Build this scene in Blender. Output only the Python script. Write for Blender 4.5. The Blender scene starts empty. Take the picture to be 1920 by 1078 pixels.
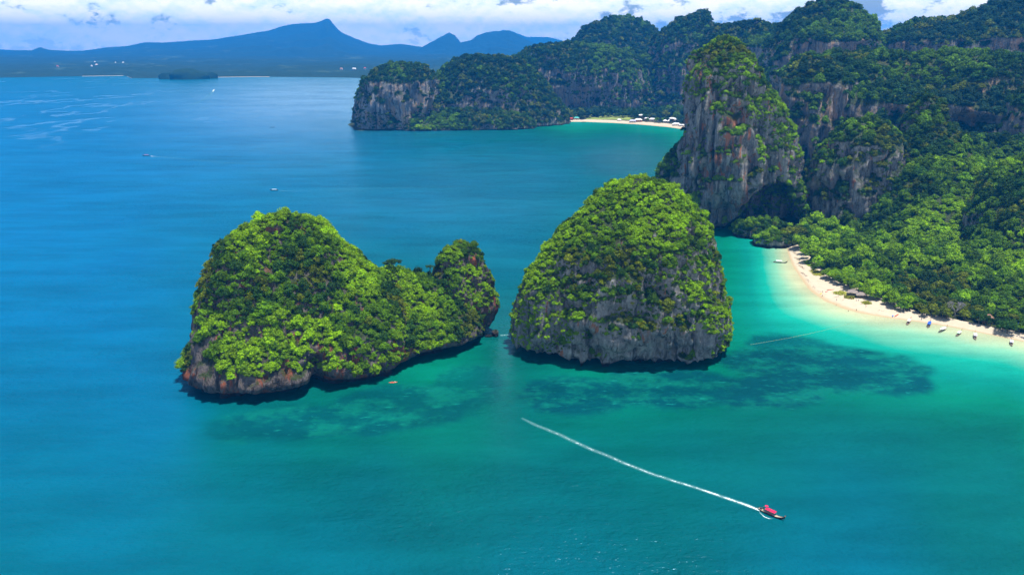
import bpy, bmesh, math, random
import numpy as np
from mathutils import Vector, Matrix

R = math.radians
sc = bpy.context.scene
col = sc.collection
rng = np.random.default_rng(7)
random.seed(7)

# ---------------------------------------------------------------- camera
CAMH = 190.0
PITCH = R(17.1)
FPX = 1493.0
camd = bpy.data.cameras.new('camera')
camd.sensor_width = 36.0
camd.lens = 36.0 * FPX / 1920.0
camd.clip_start = 1.0
camd.clip_end = 60000.0
cam = bpy.data.objects.new('camera', camd)
cam.location = (0, 0, CAMH)
cam.rotation_euler = (math.pi / 2 - PITCH, 0, 0)
col.objects.link(cam)
sc.camera = cam

# ---------------------------------------------------------------- light
SUN_DIR = Vector((0.20, -0.06, 1.0)).normalized()      # towards the sun
sund = bpy.data.lights.new('sun', 'SUN')
sund.energy = 5.0
sund.angle = R(0.5)
sund.color = (1.0, 0.96, 0.89)
sun = bpy.data.objects.new('sun', sund)
sun.rotation_euler = SUN_DIR.to_track_quat('Z', 'Y').to_euler()
sun.location = (0, 0, 600)
col.objects.link(sun)
SUN_EL = math.asin(SUN_DIR.z)
SUN_AZ = math.atan2(SUN_DIR.x, SUN_DIR.y)

sc.view_settings.view_transform = 'Standard'
sc.view_settings.look = 'None'
sc.view_settings.exposure = 0.68
sc.view_settings.gamma = 1.0
sc.cycles.use_denoising = True
sc.cycles.max_bounces = 6
sc.cycles.diffuse_bounces = 2
sc.cycles.glossy_bounces = 2
sc.cycles.transmission_bounces = 2
sc.cycles.volume_bounces = 0
sc.cycles.transparent_max_bounces = 8
sc.cycles.use_adaptive_sampling = True
sc.cycles.adaptive_threshold = 0.015
sc.cycles.caustics_reflective = False
sc.cycles.caustics_refractive = False

# ---------------------------------------------------------------- node helper
class NT:
    def __init__(s, tree):
        s.t = tree
    def n(s, kind, **kw):
        nd = s.t.nodes.new(kind)
        ins = kw.pop('ins', {})
        for k, v in kw.items():
            setattr(nd, k, v)
        for k, v in ins.items():
            if isinstance(v, bpy.types.NodeSocket):
                s.t.links.new(v, nd.inputs[k])
            else:
                nd.inputs[k].default_value = v
        return nd
    def math(s, op, a, b=None, clamp=False):
        nd = s.t.nodes.new('ShaderNodeMath'); nd.operation = op; nd.use_clamp = clamp
        for i, v in enumerate((a, b)):
            if v is None: continue
            if isinstance(v, bpy.types.NodeSocket): s.t.links.new(v, nd.inputs[i])
            else: nd.inputs[i].default_value = v
        return nd.outputs[0]
    def smooth(s, v, a, b):
        nd = s.t.nodes.new('ShaderNodeMapRange'); nd.interpolation_type = 'SMOOTHSTEP'
        s.t.links.new(v, nd.inputs[0])
        nd.inputs[1].default_value = a; nd.inputs[2].default_value = b
        return nd.outputs[0]
    def mix(s, f, a, b, blend='MIX'):
        nd = s.t.nodes.new('ShaderNodeMix'); nd.data_type = 'RGBA'; nd.blend_type = blend
        for sock, v in ((nd.inputs[0], f), (nd.inputs[6], a), (nd.inputs[7], b)):
            if isinstance(v, bpy.types.NodeSocket): s.t.links.new(v, sock)
            elif isinstance(v, (int, float)): sock.default_value = v
            else: sock.default_value = (*v, 1.0)
        return nd.outputs[2]
    def noise(s, vec, scale, detail=3.0, rough=0.55, mapping=None, loc=(0, 0, 0)):
        if mapping or loc != (0, 0, 0):
            m = s.n('ShaderNodeMapping', ins={'Vector': vec, 'Scale': mapping or (1, 1, 1), 'Location': loc})
            vec = m.outputs[0]
        nd = s.n('ShaderNodeTexNoise', ins={'Vector': vec, 'Scale': scale, 'Detail': detail, 'Roughness': rough})
        return nd.outputs[0]
    def ramp(s, f, stops):
        nd = s.t.nodes.new('ShaderNodeValToRGB')
        s.t.links.new(f, nd.inputs[0])
        el = nd.color_ramp.elements
        while len(el) < len(stops): el.new(0.5)
        for e, (p, c) in zip(el, stops):
            e.position = p; e.color = (*c, 1.0)
        return nd.outputs[0]
    def link(s, a, b):
        s.t.links.new(a, b)

# ---------------------------------------------------------------- sky
def make_world():
    w = bpy.data.worlds.new('World'); sc.world = w; w.use_nodes = True
    t = w.node_tree; t.nodes.clear(); N = NT(t)
    sky = N.n('ShaderNodeTexSky', sky_type='NISHITA', sun_disc=False, sun_elevation=SUN_EL, sun_rotation=SUN_AZ)
    sky.altitude = 100; sky.air_density = 1.0; sky.dust_density = 0.6; sky.ozone_density = 2.0
    bg = N.n('ShaderNodeBackground', ins={'Color': sky.outputs[0], 'Strength': 0.072})
    tc = N.n('ShaderNodeTexCoord')
    d = tc.outputs['Generated']
    sep = N.n('ShaderNodeSeparateXYZ', ins={'Vector': d})
    z = sep.outputs[2]
    # cumulus banks: noise on the direction, flattened towards the horizon
    sx = (10.5, 10.5, 20.0)
    n1 = N.noise(d, 1.9, 10.0, 0.62, mapping=sx, loc=(3.1, 0.4, 0.35))
    n2 = N.noise(d, 1.9, 10.0, 0.62, mapping=sx, loc=(3.1, 0.4, 0.35 + 0.16))
    big = N.noise(d, 1.3, 2.0, 0.5, mapping=(1, 1, 1.6), loc=(1.5, 2.2, 0))
    dens = N.math('ADD', N.math('MULTIPLY', n1, 0.75), N.math('MULTIPLY', big, 0.36))
    hi = N.smooth(z, 0.05, 0.5)
    dens = N.math('SUBTRACT', dens, N.math('MULTIPLY', hi, 0.12))
    mask = N.smooth(dens, 0.465, 0.525)
    low = N.math('SUBTRACT', 1.0, N.smooth(z, -0.005, 0.035))
    mask = N.math('MAXIMUM', mask, N.math('MULTIPLY', low, 0.75))
    lit = N.math('MULTIPLY_ADD', N.math('SUBTRACT', n1, n2), 4.5)
    lit.node.inputs[2].default_value = 0.66
    lit.node.use_clamp = True
    # banks low over the sea are seen through more air and look warmer than those overhead
    near = N.smooth(z, 0.0, 0.16)
    dk = N.mix(near, (1.10, 1.24, 1.12), (0.40, 0.50, 0.66))
    lt = N.mix(near, (1.62, 1.46, 1.16), (0.74, 0.77, 0.82))
    ccol = N.mix(lit, dk, lt)
    bgc = N.n('ShaderNodeBackground', ins={'Color': ccol, 'Strength': 0.95})
    mx = N.n('ShaderNodeMixShader', ins={0: mask, 1: bg.outputs[0], 2: bgc.outputs[0]})
    o = N.n('ShaderNodeOutputWorld'); N.link(mx.outputs[0], o.inputs[0])
    w.cycles.sampling_method = 'AUTOMATIC'
make_world()

# ---------------------------------------------------------------- picture geometry helpers
CP, SP = math.cos(PITCH), math.sin(PITCH)
CAMP = np.array([0.0, 0.0, CAMH])
def ray(px, py):
    a = (px - 960.0) / FPX; b = (539.0 - py) / FPX
    return np.array([a, CP + b * SP, -SP + b * CP])
def G(px, py, z=0.0):
    d = ray(px, py); t = (z - CAMH) / d[2]
    return CAMP + t * d
def GD(px, dist):
    """point at sea level under a bearing at a ground distance"""
    a = (px - 960.0) / FPX
    v = np.array([a, CP]); v /= np.linalg.norm(v)
    return np.array([v[0] * dist, v[1] * dist, 0.0])
def project(P):
    P = np.asarray(P, float); q = P - CAMP
    f = q[..., 1] * CP - q[..., 2] * SP
    u = q[..., 1] * SP + q[..., 2] * CP
    return 960 + FPX * q[..., 0] / f, 539 - FPX * u / f, f

# ---------------------------------------------------------------- numpy noise
def _h(ix, iy, iz, seed):
    h = (ix.astype(np.uint32) * np.uint32(374761393) + iy.astype(np.uint32) * np.uint32(668265263)
         + iz.astype(np.uint32) * np.uint32(2147483647 - 58) + np.uint32((seed * 974634777) & 0xffffffff))
    h = (h ^ (h >> np.uint32(13))) * np.uint32(1274126177)
    h = (h ^ (h >> np.uint32(16))) * np.uint32(2246822519)
    h ^= h >> np.uint32(15)
    return h.astype(np.float64) / 4294967295.0 * 2 - 1
def vn(x, y, z, seed=0):
    x, y, z = np.broadcast_arrays(np.asarray(x, float), y, z)
    fx, fy, fz = np.floor(x), np.floor(y), np.floor(z)
    ix, iy, iz = fx.astype(np.int64), fy.astype(np.int64), fz.astype(np.int64)
    tx, ty, tz = x - fx, y - fy, z - fz
    tx = tx * tx * tx * (tx * (tx * 6 - 15) + 10); ty = ty * ty * ty * (ty * (ty * 6 - 15) + 10); tz = tz * tz * tz * (tz * (tz * 6 - 15) + 10)
    r = 0
    with np.errstate(over='ignore'):
        for dx in (0, 1):
            for dy in (0, 1):
                for dz in (0, 1):
                    w = (tx if dx else 1 - tx) * (ty if dy else 1 - ty) * (tz if dz else 1 - tz)
                    r = r + w * _h(ix + dx, iy + dy, iz + dz, seed)
    return r
def fbm(x, y, z, seed=0, oct=4, gain=0.5):
    a, s, r = 1.0, 0.0, 0
    for k in range(oct):
        r = r + a * vn(x * 2 ** k + 13.7 * k, y * 2 ** k - 7.1 * k, z * 2 ** k + 3.3 * k, seed + k)
        s += a; a *= gain
    return r / s
def sstep(x, a, b):
    t = np.clip((x - a) / (b - a), 0, 1)
    return t * t * (3 - 2 * t)

# ---------------------------------------------------------------- object helpers
def tag(o, label=None, cat=None, group=None, kind=None):
    if label: o['label'] = label
    if cat: o['category'] = cat
    if group: o['group'] = group
    if kind: o['kind'] = kind
    return o
def link(name, me, mats=(), parent=None):
    for m in (mats if isinstance(mats, (list, tuple)) else [mats]):
        me.materials.append(m)
    o = bpy.data.objects.new(name, me); col.objects.link(o)
    if parent: o.parent = parent
    return o
def mesh_np(name, verts, quads, smooth=True, attrs=None):
    me = bpy.data.meshes.new(name)
    verts = np.asarray(verts, np.float32); quads = np.asarray(quads, np.int32)
    k = quads.shape[1]
    me.vertices.add(len(verts)); me.vertices.foreach_set('co', verts.ravel())
    me.loops.add(quads.size); me.loops.foreach_set('vertex_index', quads.ravel())
    me.polygons.add(len(quads))
    me.polygons.foreach_set('loop_start', np.arange(0, quads.size, k, dtype=np.int32))
    me.polygons.foreach_set('loop_total', np.full(len(quads), k, np.int32))
    me.update(calc_edges=True)
    if smooth: me.polygons.foreach_set('use_smooth', np.ones(len(quads), bool))
    for an, av in (attrs or {}).items():
        a = me.attributes.new(an, 'FLOAT', 'POINT'); a.data.foreach_set('value', np.asarray(av, np.float32).ravel())
    me.validate()
    return me
def empty(name, loc=(0, 0, 0), rz=0.0):
    o = bpy.data.objects.new(name, None); o.empty_display_size = 1
    o.location = loc; o.rotation_euler = (0, 0, rz); col.objects.link(o)
    return o
class MB:
    """collects boxes, tubes and lofts into one mesh"""
    def __init__(s): s.v = []; s.f = []; s.m = []
    def add(s, vs, fs, m=0):
        b = len(s.v); s.v += [tuple(v) for v in vs]
        for f in fs: s.f.append(tuple(b + i for i in f)); s.m.append(m)
    def box(s, c, h, rz=0.0, m=0, taper=1.0):
        ca, sa = math.cos(rz), math.sin(rz); vs = []
        for dz in (-1, 1):
            k = taper if dz > 0 else 1.0
            for dx, dy in ((-1, -1), (1, -1), (1, 1), (-1, 1)):
                x, y = dx * h[0] * k, dy * h[1] * k
                vs.append((c[0] + x * ca - y * sa, c[1] + x * sa + y * ca, c[2] + dz * h[2]))
        s.add(vs, [(3, 2, 1, 0), (4, 5, 6, 7), (0, 1, 5, 4), (1, 2, 6, 5), (2, 3, 7, 6), (3, 0, 4, 7)], m)
    def tube(s, pts, rad, n=6, m=0):
        pts = [Vector(p) for p in pts]
        rad = rad if isinstance(rad, (list, tuple)) else [rad] * len(pts)
        rings = []
        for i, p in enumerate(pts):
            d = (pts[min(i + 1, len(pts) - 1)] - pts[max(i - 1, 0)]).normalized()
            a = d.orthogonal().normalized(); b = d.cross(a)
            rings.append([p + (a * math.cos(2 * math.pi * k / n) + b * math.sin(2 * math.pi * k / n)) * rad[i] for k in range(n)])
        vs = [v for r in rings for v in r]; fs = []
        for i in range(len(pts) - 1):
            for k in range(n):
                fs.append((i * n + k, i * n + (k + 1) % n, (i + 1) * n + (k + 1) % n, (i + 1) * n + k))
        fs.append(tuple(reversed(range(n)))); fs.append(tuple((len(pts) - 1) * n + k for k in range(n)))
        s.add(vs, fs, m)
    def mesh(s, name, smooth=False):
        me = bpy.data.meshes.new(name); me.from_pydata(s.v, [], s.f)
        for p, m in zip(me.polygons, s.m): p.material_index = m; p.use_smooth = smooth
        me.update(); return me
    def build(s, name, mats, parent=None, smooth=False):
        return link(name, s.mesh(name, smooth), mats, parent)

# ---------------------------------------------------------------- materials
MATS = {}
def simple(name, colr, rough=0.6, spec=0.3, noise=0.0, scale=2.0, metal=0.0):
    if name in MATS: return MATS[name]
    m = bpy.data.materials.new(name); m.use_nodes = True
    N = NT(m.node_tree); b = m.node_tree.nodes['Principled BSDF']
    b.inputs['Roughness'].default_value = rough
    b.inputs['Specular IOR Level'].default_value = spec
    b.inputs['Metallic'].default_value = metal
    if noise > 0:
        tc = N.n('ShaderNodeTexCoord')
        f = N.noise(tc.outputs['Object'], scale, 4)
        N.link(N.mix(f, [c * (1 - noise) for c in colr], [min(1, c * (1 + noise)) for c in colr]), b.inputs['Base Color'])
    else:
        b.inputs['Base Color'].default_value = (*colr, 1)
    MATS[name] = m
    return m

def rock_material(name, dark, light, stain, stain_amt=0.5, green=(0.032, 0.060, 0.008), size=1.0, moss=0.12):
    m = bpy.data.materials.new(name); m.use_nodes = True
    N = NT(m.node_tree); b = m.node_tree.nodes['Principled BSDF']
    geo = N.n('ShaderNodeNewGeometry'); P = geo.outputs['Position']
    nz = N.n('ShaderNodeSeparateXYZ', ins={'Vector': geo.outputs['Normal']}).outputs[2]
    pz = N.n('ShaderNodeSeparateXYZ', ins={'Vector': P}).outputs[2]
    k = 1.0 / size
    streak = N.noise(P, 0.16 * k, 5, 0.65, mapping=(1, 1, 0.16))
    fine = N.noise(P, 0.55 * k, 6, 0.72, mapping=(1, 1, 0.55))
    blot = N.noise(P, 0.035 * k, 3, 0.5)
    f = N.math('ADD', N.math('MULTIPLY', streak, 0.5), N.math('MULTIPLY', fine, 0.5))
    c = N.ramp(f, [(0.34, dark), (0.46, [0.55 * a + 0.45 * d for a, d in zip(light, dark)]), (0.56, light), (0.70, [min(1, a * 1.45) for a in light])])
    sa = N.n('ShaderNodeAttribute', attribute_name='stain').outputs['Fac']
    sn = N.math('ADD', N.math('MULTIPLY', N.math('SUBTRACT', N.noise(P, 0.11 * k, 6, 0.7, mapping=(1, 1, 0.35), loc=(31, 7, 3)), 0.22), 1.75), N.math('MULTIPLY', sa, 0.20))
    st = N.math('MULTIPLY', N.smooth(sn, 0.68 - 0.08 * stain_amt, 0.78 - 0.08 * stain_amt), N.smooth(streak, 0.36, 0.54))
    c = N.mix(N.math('MULTIPLY', st, 0.9), c, stain)
    blk = N.smooth(N.noise(P, 0.22 * k, 5, 0.68, mapping=(1, 1, 0.07), loc=(5, 77, 0)), 0.51, 0.62)
    c = N.mix(N.math('MULTIPLY', blk, 0.75), c, [d * 0.45 for d in dark])
    c = N.mix(N.math('MULTIPLY', N.smooth(blot, 0.5, 0.75), 0.35), c, [d * 0.8 for d in dark])
    # moss and scrub on the ledges
    led = N.smooth(N.math('ADD', nz, N.math('MULTIPLY', N.math('SUBTRACT', fine, 0.5), 1.0)), moss, moss + 0.38)
    c = N.mix(N.math('MULTIPLY', led, 0.9), c, green)
    # tide band
    tide = N.math('SUBTRACT', 1.0, N.smooth(N.math('ADD', pz, N.math('MULTIPLY', fine, -3.0)), 0.2, 2.2))
    c = N.mix(tide, c, (0.022, 0.020, 0.018))
    N.link(c, b.inputs['Base Color'])
    b.inputs['Roughness'].default_value = 0.9
    b.inputs['Specular IOR Level'].default_value = 0.12
    h = N.math('ADD', N.math('MULTIPLY', streak, 1.0), N.math('MULTIPLY', fine, 1.3))
    bp = N.n('ShaderNodeBump', ins={'Height': h, 'Strength': 1.0, 'Distance': 2.6 * size})
    N.link(bp.outputs[0], b.inputs['Normal'])
    return m

def leaf_material(name, a, b_, trans=0.28, hue=0.024):
    m = bpy.data.materials.new(name); m.use_nodes = True
    t = m.node_tree; N = NT(t); b = t.nodes['Principled BSDF']
    oi = N.n('ShaderNodeObjectInfo'); geo = N.n('ShaderNodeNewGeometry')
    rnd = oi.outputs['Random']
    pn = N.noise(geo.outputs['Position'], 0.35, 2, 0.5)
    f = N.math('ADD', N.math('MULTIPLY', rnd, 0.55), N.math('MULTIPLY', pn, 0.45))
    c = N.mix(N.smooth(f, 0.2, 0.8), a, b_)
    hs = N.n('ShaderNodeHueSaturation', ins={'Color': c})
    N.link(N.math('MULTIPLY_ADD', rnd, hue), hs.inputs['Hue']); hs.inputs['Hue'].links[0].from_node.inputs[2].default_value = 0.5 - hue / 2
    v = N.math('MULTIPLY_ADD', N.math('FRACT', N.math('MULTIPLY', rnd, 7.31)), 0.6); v.node.inputs[2].default_value = 0.70
    lf = N.math('MULTIPLY_ADD', geo.outputs['Random Per Island'], 0.9); lf.node.inputs[2].default_value = 0.55
    v = N.math('MULTIPLY', v, lf)
    N.link(v, hs.inputs['Value'])
    c = hs.outputs[0]
    N.link(c, b.inputs['Base Color'])
    b.inputs['Roughness'].default_value = 0.55
    b.inputs['Specular IOR Level'].default_value = 0.08
    tr = N.n('ShaderNodeBsdfTranslucent', ins={'Color': c})
    mx = N.n('ShaderNodeMixShader', ins={0: trans, 1: b.outputs[0], 2: tr.outputs[0]})
    N.link(mx.outputs[0], t.nodes['Material Output'].inputs[0])
    return m
LEAF = [leaf_material('lime_leaves', (0.155, 0.310, 0.003), (0.275, 0.445, 0.003)),
        leaf_material('green_leaves', (0.070, 0.165, 0.003), (0.135, 0.255, 0.004)),
        leaf_material('deep_green_leaves', (0.022, 0.066, 0.010), (0.046, 0.112, 0.012)),
        leaf_material('olive_leaves', (0.090, 0.135, 0.006), (0.185, 0.220, 0.008), hue=0.012),
        leaf_material('bluish_leaves', (0.018, 0.055, 0.024), (0.032, 0.080, 0.030))]
BARK = simple('bark', (0.10, 0.08, 0.06), 0.9, 0.1, 0.3)
BARE = simple('bare_twigs', (0.26, 0.24, 0.25), 0.9, 0.1, 0.3)

# ---------------------------------------------------------------- karst lumps: stacked outlines grown into weathered rock
class Lump:
    """A limestone hump: width outlines (traced on the upright plane through its axis), front and back depth by height."""
    def __init__(s, c, ang, left, right, front, back, seed=0, ds=1.6, amp=3.0, flute=1.8, th=4.0, tw=2.0, p=2.3,
                 notch=0.0, lip=5.0, size=1.0, carve=None, zb=-3.0, stain=None):
        s.c = np.array(c[:2], float); s.u = np.array([math.cos(ang), math.sin(ang)]); s.v = np.array([-s.u[1], s.u[0]])
        s.seed, s.p, s.size, s.carve = seed, p, size, carve
        def prof(pts, sg):
            zs, xs = [], []
            for q in pts:
                d = ray(*q); t = np.dot(s.c, s.v) / np.dot(d[:2], s.v)
                P = CAMP + t * d
                zs.append(P[2]); xs.append(sg * np.dot(P[:2] - s.c, s.u))
            o = np.argsort(zs); return np.array(zs)[o], np.array(xs)[o]
        zl, xl = prof(left, -1); zr, xr = prof(right, 1)
        s.top = min(zl.max(), zr.max()) - th * 0.8
        sc_l, sc_r = (s.top) / zl.max(), (s.top) / zr.max()
        zl, zr = zl * sc_l, zr * sc_r
        fr = np.array(front, float); bk = np.array(back, float)          # (height fraction, depth)
        n0 = 400
        z = np.linspace(zb, s.top, n0)
        L = np.interp(z, zl, xl); Rr = np.interp(z, zr, xr)
        ker = np.hanning(15); ker /= ker.sum()
        def sm(a): return np.convolve(np.pad(a, 7, 'edge'), ker, 'valid')
        L, Rr = sm(L), sm(Rr)
        mid = (Rr - L) / 2; h = np.maximum((Rr + L) / 2 - tw, 0.5)
        zf = np.clip(z / s.top, 0, 1)
        F = sm(np.interp(zf, fr[:, 0], fr[:, 1])); B = sm(np.interp(zf, bk[:, 0], bk[:, 1]))
        n = (B - F) / 2; k = np.maximum((B + F) / 2, 0.5)
        # close the summit roundly
        cap = np.sqrt(np.clip(1 - ((zf - 0.93) / 0.07).clip(0, 1) ** 2, 0.0004, 1))
        h, k = h * cap, k * cap
        if notch:
            w = notch * (1 - sstep(z, lip * 0.45, lip))
            h, k = np.maximum(h - w * 0.8, 1), np.maximum(k - w, 1)
        s.z, s.mid, s.h, s.n, s.k = z, mid, h, n, k
        arc = np.concatenate([[0], np.cumsum(np.hypot(np.diff(z), np.diff((h + k) / 2)))])
        m = max(12, int(arc[-1] / ds))
        zi = np.interp(np.linspace(0, arc[-1], m), arc, z)
        per = math.pi * (h.max() + k.max()); nt = int(np.clip(per / ds, 40, 900))
        th_ = np.linspace(0, 2 * np.pi, nt, endpoint=False)
        ZZ, TT = np.meshgrid(zi, th_, indexing='ij')
        P = s._pt(ZZ, TT)
        P = s._displace(P, amp, flute)
        s.P = P; s.nt = nt; s.m = m
        s.stain = np.zeros(P.shape[:2]) if stain is None else stain(s, P)
        i = np.arange(m - 1)[:, None]; j = np.arange(nt)[None]
        q = np.stack([i * nt + j, i * nt + (j + 1) % nt, (i + 1) * nt + (j + 1) % nt, (i + 1) * nt + j], -1).reshape(-1, 4)
        s.quads = q
    def _pt(s, Z, T):
        g = lambda a: np.interp(Z, s.z, a)
        e = 2.0 / s.p
        cx, sx = np.cos(T), np.sin(T)
        a = g(s.mid) + g(s.h) * np.sign(cx) * np.abs(cx) ** e
        b = g(s.n) + g(s.k) * np.sign(sx) * np.abs(sx) ** e
        return np.stack([s.c[0] + a * s.u[0] + b * s.v[0], s.c[1] + a * s.u[1] + b * s.v[1], Z], -1)
    def _normals(s, P):
        du = np.roll(P, -1, 1) - np.roll(P, 1, 1)
        dv = np.gradient(P, axis=0)
        n = np.cross(du, dv); n /= np.linalg.norm(n, axis=-1, keepdims=True) + 1e-9
        return n
    def _displace(s, P, amp, flute):
        n = s._normals(P); x, y, z = P[..., 0], P[..., 1], P[..., 2]; k = 1 / s.size
        steep = sstep(1 - np.abs(n[..., 2]), 0.25, 0.7)
        big = fbm(x * k / 34, y * k / 34, z * k / 48, s.seed, 3)
        ledge = fbm(x * k / 60, y * k / 60, z * k / 9, s.seed + 40, 3)
        fl = 1 - 2 * np.abs(fbm(x * k / 9, y * k / 9, z * k / 60, s.seed + 20, 3))
        fl2 = fbm(x * k / 3.6, y * k / 3.6, z * k / 26, s.seed + 60, 3)
        det = fbm(x * k / 4.5, y * k / 4.5, z * k / 6, s.seed + 30, 3)
        endf = sstep(s.top - z, 0.0, 10.0 * s.size)
        pock = sstep(fbm(x * k / 8, y * k / 8, z * k / 17, s.seed + 50, 3), 0.12, 0.42)
        slab = np.round(fbm(x * k / 13, y * k / 13, z * k / 40, s.seed + 70, 2) * 4) / 4
        chim = sstep(1 - np.abs(vn(x * k / 13, y * k / 13, z * k / 75, s.seed + 80)), 0.86, 1.0) * (0.35 + 0.65 * sstep(vn(x * k / 30, y * k / 30, z * k / 30, s.seed + 81), -0.3, 0.3))
        d = -steep * flute * 2.3 * chim + amp * big * 1.6 * endf + steep * (flute * 1.15 * (fl - 0.4) + flute * 1.0 * fl2 + 0.55 * amp * ledge - flute * 1.5 * pock + flute * 1.6 * slab) + 1.2 * s.size * det
        P = P + n * d[..., None]
        if s.carve is not None: P = s.carve(s, P)
        return P
    def local(s, P):
        q = P[..., :2] - s.c
        return q @ s.u, q @ s.v
    def inside(s, P, pad=0.0):
        a, b = s.local(P); z = P[..., 2]; g = lambda w: np.interp(z, s.z, w)
        r = np.abs((a - g(s.mid)) / (g(s.h) + 1e-6 - pad).clip(0.3)) ** s.p + np.abs((b - g(s.n)) / (g(s.k) + 1e-6 - pad).clip(0.3)) ** s.p
        return (r < 1) & (z < s.top - pad)

def join_lumps(name, lumps, mat):
    vs, qs, b = [], [], 0
    for l in lumps:
        v = l.P.reshape(-1, 3); vs.append(v); qs.append(l.quads + b); b += len(v)
    st = np.concatenate([l.stain.ravel() for l in lumps])
    return link(name, mesh_np(name, np.concatenate(vs), np.concatenate(qs), True, {'stain': st}), mat)

def scatter_lump(l, others, spacing, seed, thr=0.22, soft=0.25, zmin=5.0, nscale=22.0, nw=0.55, bare=None, jit=0.35):
    """points, normals of places on the rock where trees hold"""
    g = np.random.default_rng(seed)
    P = l.P; A, B_, C, D = P[:-1], np.roll(P, -1, 1)[:-1], np.roll(P, -1, 1)[1:], P[1:]
    n = np.cross(C - A, D - B_); ar = np.linalg.norm(n, axis=-1); n = n / (ar[..., None] + 1e-9); ar = ar.ravel() / 2
    cnt = int(ar.sum() / spacing ** 2 * 5.0)
    idx = g.choice(len(ar), size=cnt, p=ar / ar.sum())
    a = g.random((cnt, 1)); b = g.random((cnt, 1))
    f = lambda M: M.reshape(-1, 3)[idx]
    pts = (f(A) * (1 - a) + f(B_) * a) * (1 - b) + (f(D) * (1 - a) + f(C) * a) * b
    nn = n.reshape(-1, 3)[idx]
    k = 1 / l.size
    noi = fbm(pts[:, 0] * k / nscale, pts[:, 1] * k / nscale, pts[:, 2] * k / (nscale * 0.8), seed + 5, 3)
    v = nn[:, 2] + nw * noi
    if bare is not None: v = v - bare(pts, nn)
    keep = (v > thr + soft * (g.random(cnt) - 0.5)) & (pts[:, 2] > zmin)
    for o in others:
        keep &= ~o.inside(pts, 1.0)
    pts, nn = pts[keep], nn[keep]
    # one per cell
    key = np.floor((pts + g.random(3) * spacing) / spacing).astype(np.int64)
    _, first = np.unique(key @ np.array([73856093, 19349663, 83492791]), return_index=True)
    return pts[first], nn[first]

# ---------------------------------------------------------------- trees
def crown_mesh(name, seed, lobes=8, leaves=560, flat=0.72, leaf=0.15, spread=0.62, core=True, mat=None):
    lobes = lobes + 8
    g = np.random.default_rng(seed)
    cs = []
    for i in range(lobes):
        a = 2 * math.pi * (i + g.random() * 0.7) / lobes * 1.618 * 2
        r = spread * math.sqrt((i + 0.3) / lobes)
        cs.append((r * math.cos(a), r * math.sin(a), 0.30 + 0.40 * flat * (1 - (r / spread) ** 2) + g.normal() * 0.12, 0.15 + 0.20 * g.random() ** 1.5))
    cs = np.array(cs)
    vs, fs = [], []
    if core:
        bm = bmesh.new(); bmesh.ops.create_icosphere(bm, subdivisions=1, radius=1.0)
        base = np.array([v.co[:] for v in bm.verts]); tri = [[v.index for v in f.verts] for f in bm.faces]; bm.free()
        for c in cs:
            w = base * (1 + 0.22 * g.normal(size=(len(base), 1)))
            v = w * c[3] * 0.72 * np.array([1, 1, flat + 0.1]) + c[:3]
            b = len(vs); vs += v.tolist(); fs += [[b + i for i in t] for t in tri]
    for _ in range(leaves):
        c = cs[g.integers(lobes)]
        d = g.normal(size=3); d[2] = d[2] * 0.9 + 0.35; d /= np.linalg.norm(d)
        p = c[:3] + d * c[3] * (0.70 + 0.55 * g.random()) * np.array([1, 1, flat + 0.1])
        nrm = d + 0.55 * g.normal(size=3); nrm[2] += 0.25; nrm /= np.linalg.norm(nrm)
        t = np.cross(nrm, g.normal(size=3)); t /= np.linalg.norm(t); b2 = np.cross(nrm, t)
        s1 = leaf * (0.6 + 0.8 * g.random()); s2 = s1 * (0.45 + 0.35 * g.random())
        b = len(vs)
        vs += [(p - t * s1 * 0.5).tolist(), (p - b2 * s2 * 0.5 + nrm * s1 * .06).tolist(), (p + t * s1 * 0.6 - nrm * s1 * .14).tolist(), (p + b2 * s2 * 0.5 + nrm * s1 * .06).tolist()]
        fs.append([b, b + 1, b + 2, b + 3])
    me = bpy.data.meshes.new(name); me.from_pydata(vs, [], fs); me.update()
    if mat: me.materials.append(mat)
    return me
def trunk_mesh(name, seed, h=1.0, down=0.9):
    g = random.Random(seed); m = MB()
    m.tube([(0, 0, -h * down), (g.uniform(-.04, .04), g.uniform(-.04, .04), -0.2 * h * down), (g.uniform(-.06, .06), g.uniform(-.06, .06), 0.45)], [0.085, 0.06, 0.035], 6)
    for k in range(4):
        a = k * 1.7 + g.random(); m.tube([(0, 0, -0.05 + 0.05 * k), (0.25 * math.cos(a), 0.25 * math.sin(a), 0.22 + 0.04 * k), (0.48 * math.cos(a), 0.48 * math.sin(a), 0.42)], [0.04, 0.028, 0.012], 5)
    return m.mesh(name, True)

# species x shape
SPECIES = ['lime', 'green', 'deep', 'olive', 'bluish']
CROWN = {}
vcol = bpy.data.collections.new('forest_tree_kinds')
order = []
for si, sp in enumerate(SPECIES):
    for k in range(3):
        g = np.random.default_rng(100 + si * 7 + k)
        me = crown_mesh(f'{sp}_crown', 11 * si + k, lobes=int(6 + 2 * k + g.integers(3)), leaves=1000, flat=[0.85, 0.65, 0.75][k], leaf=[0.14, 0.12, 0.16][k],
                        spread=[0.5, 0.66, 0.58][k], mat=LEAF[si])
        CROWN[(si, k)] = me
        o = bpy.data.objects.new(f'forest_tree_{si:02d}_{k}', me); vcol.objects.link(o); order.append((si, k))
TRUNK = [trunk_mesh('trunk', k) for k in range(3)]
TRUNK_LOW = [trunk_mesh('trunk', k, 1.0, 0.30) for k in range(3)]
for t_ in TRUNK + TRUNK_LOW: t_.materials.append(BARK)

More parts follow.
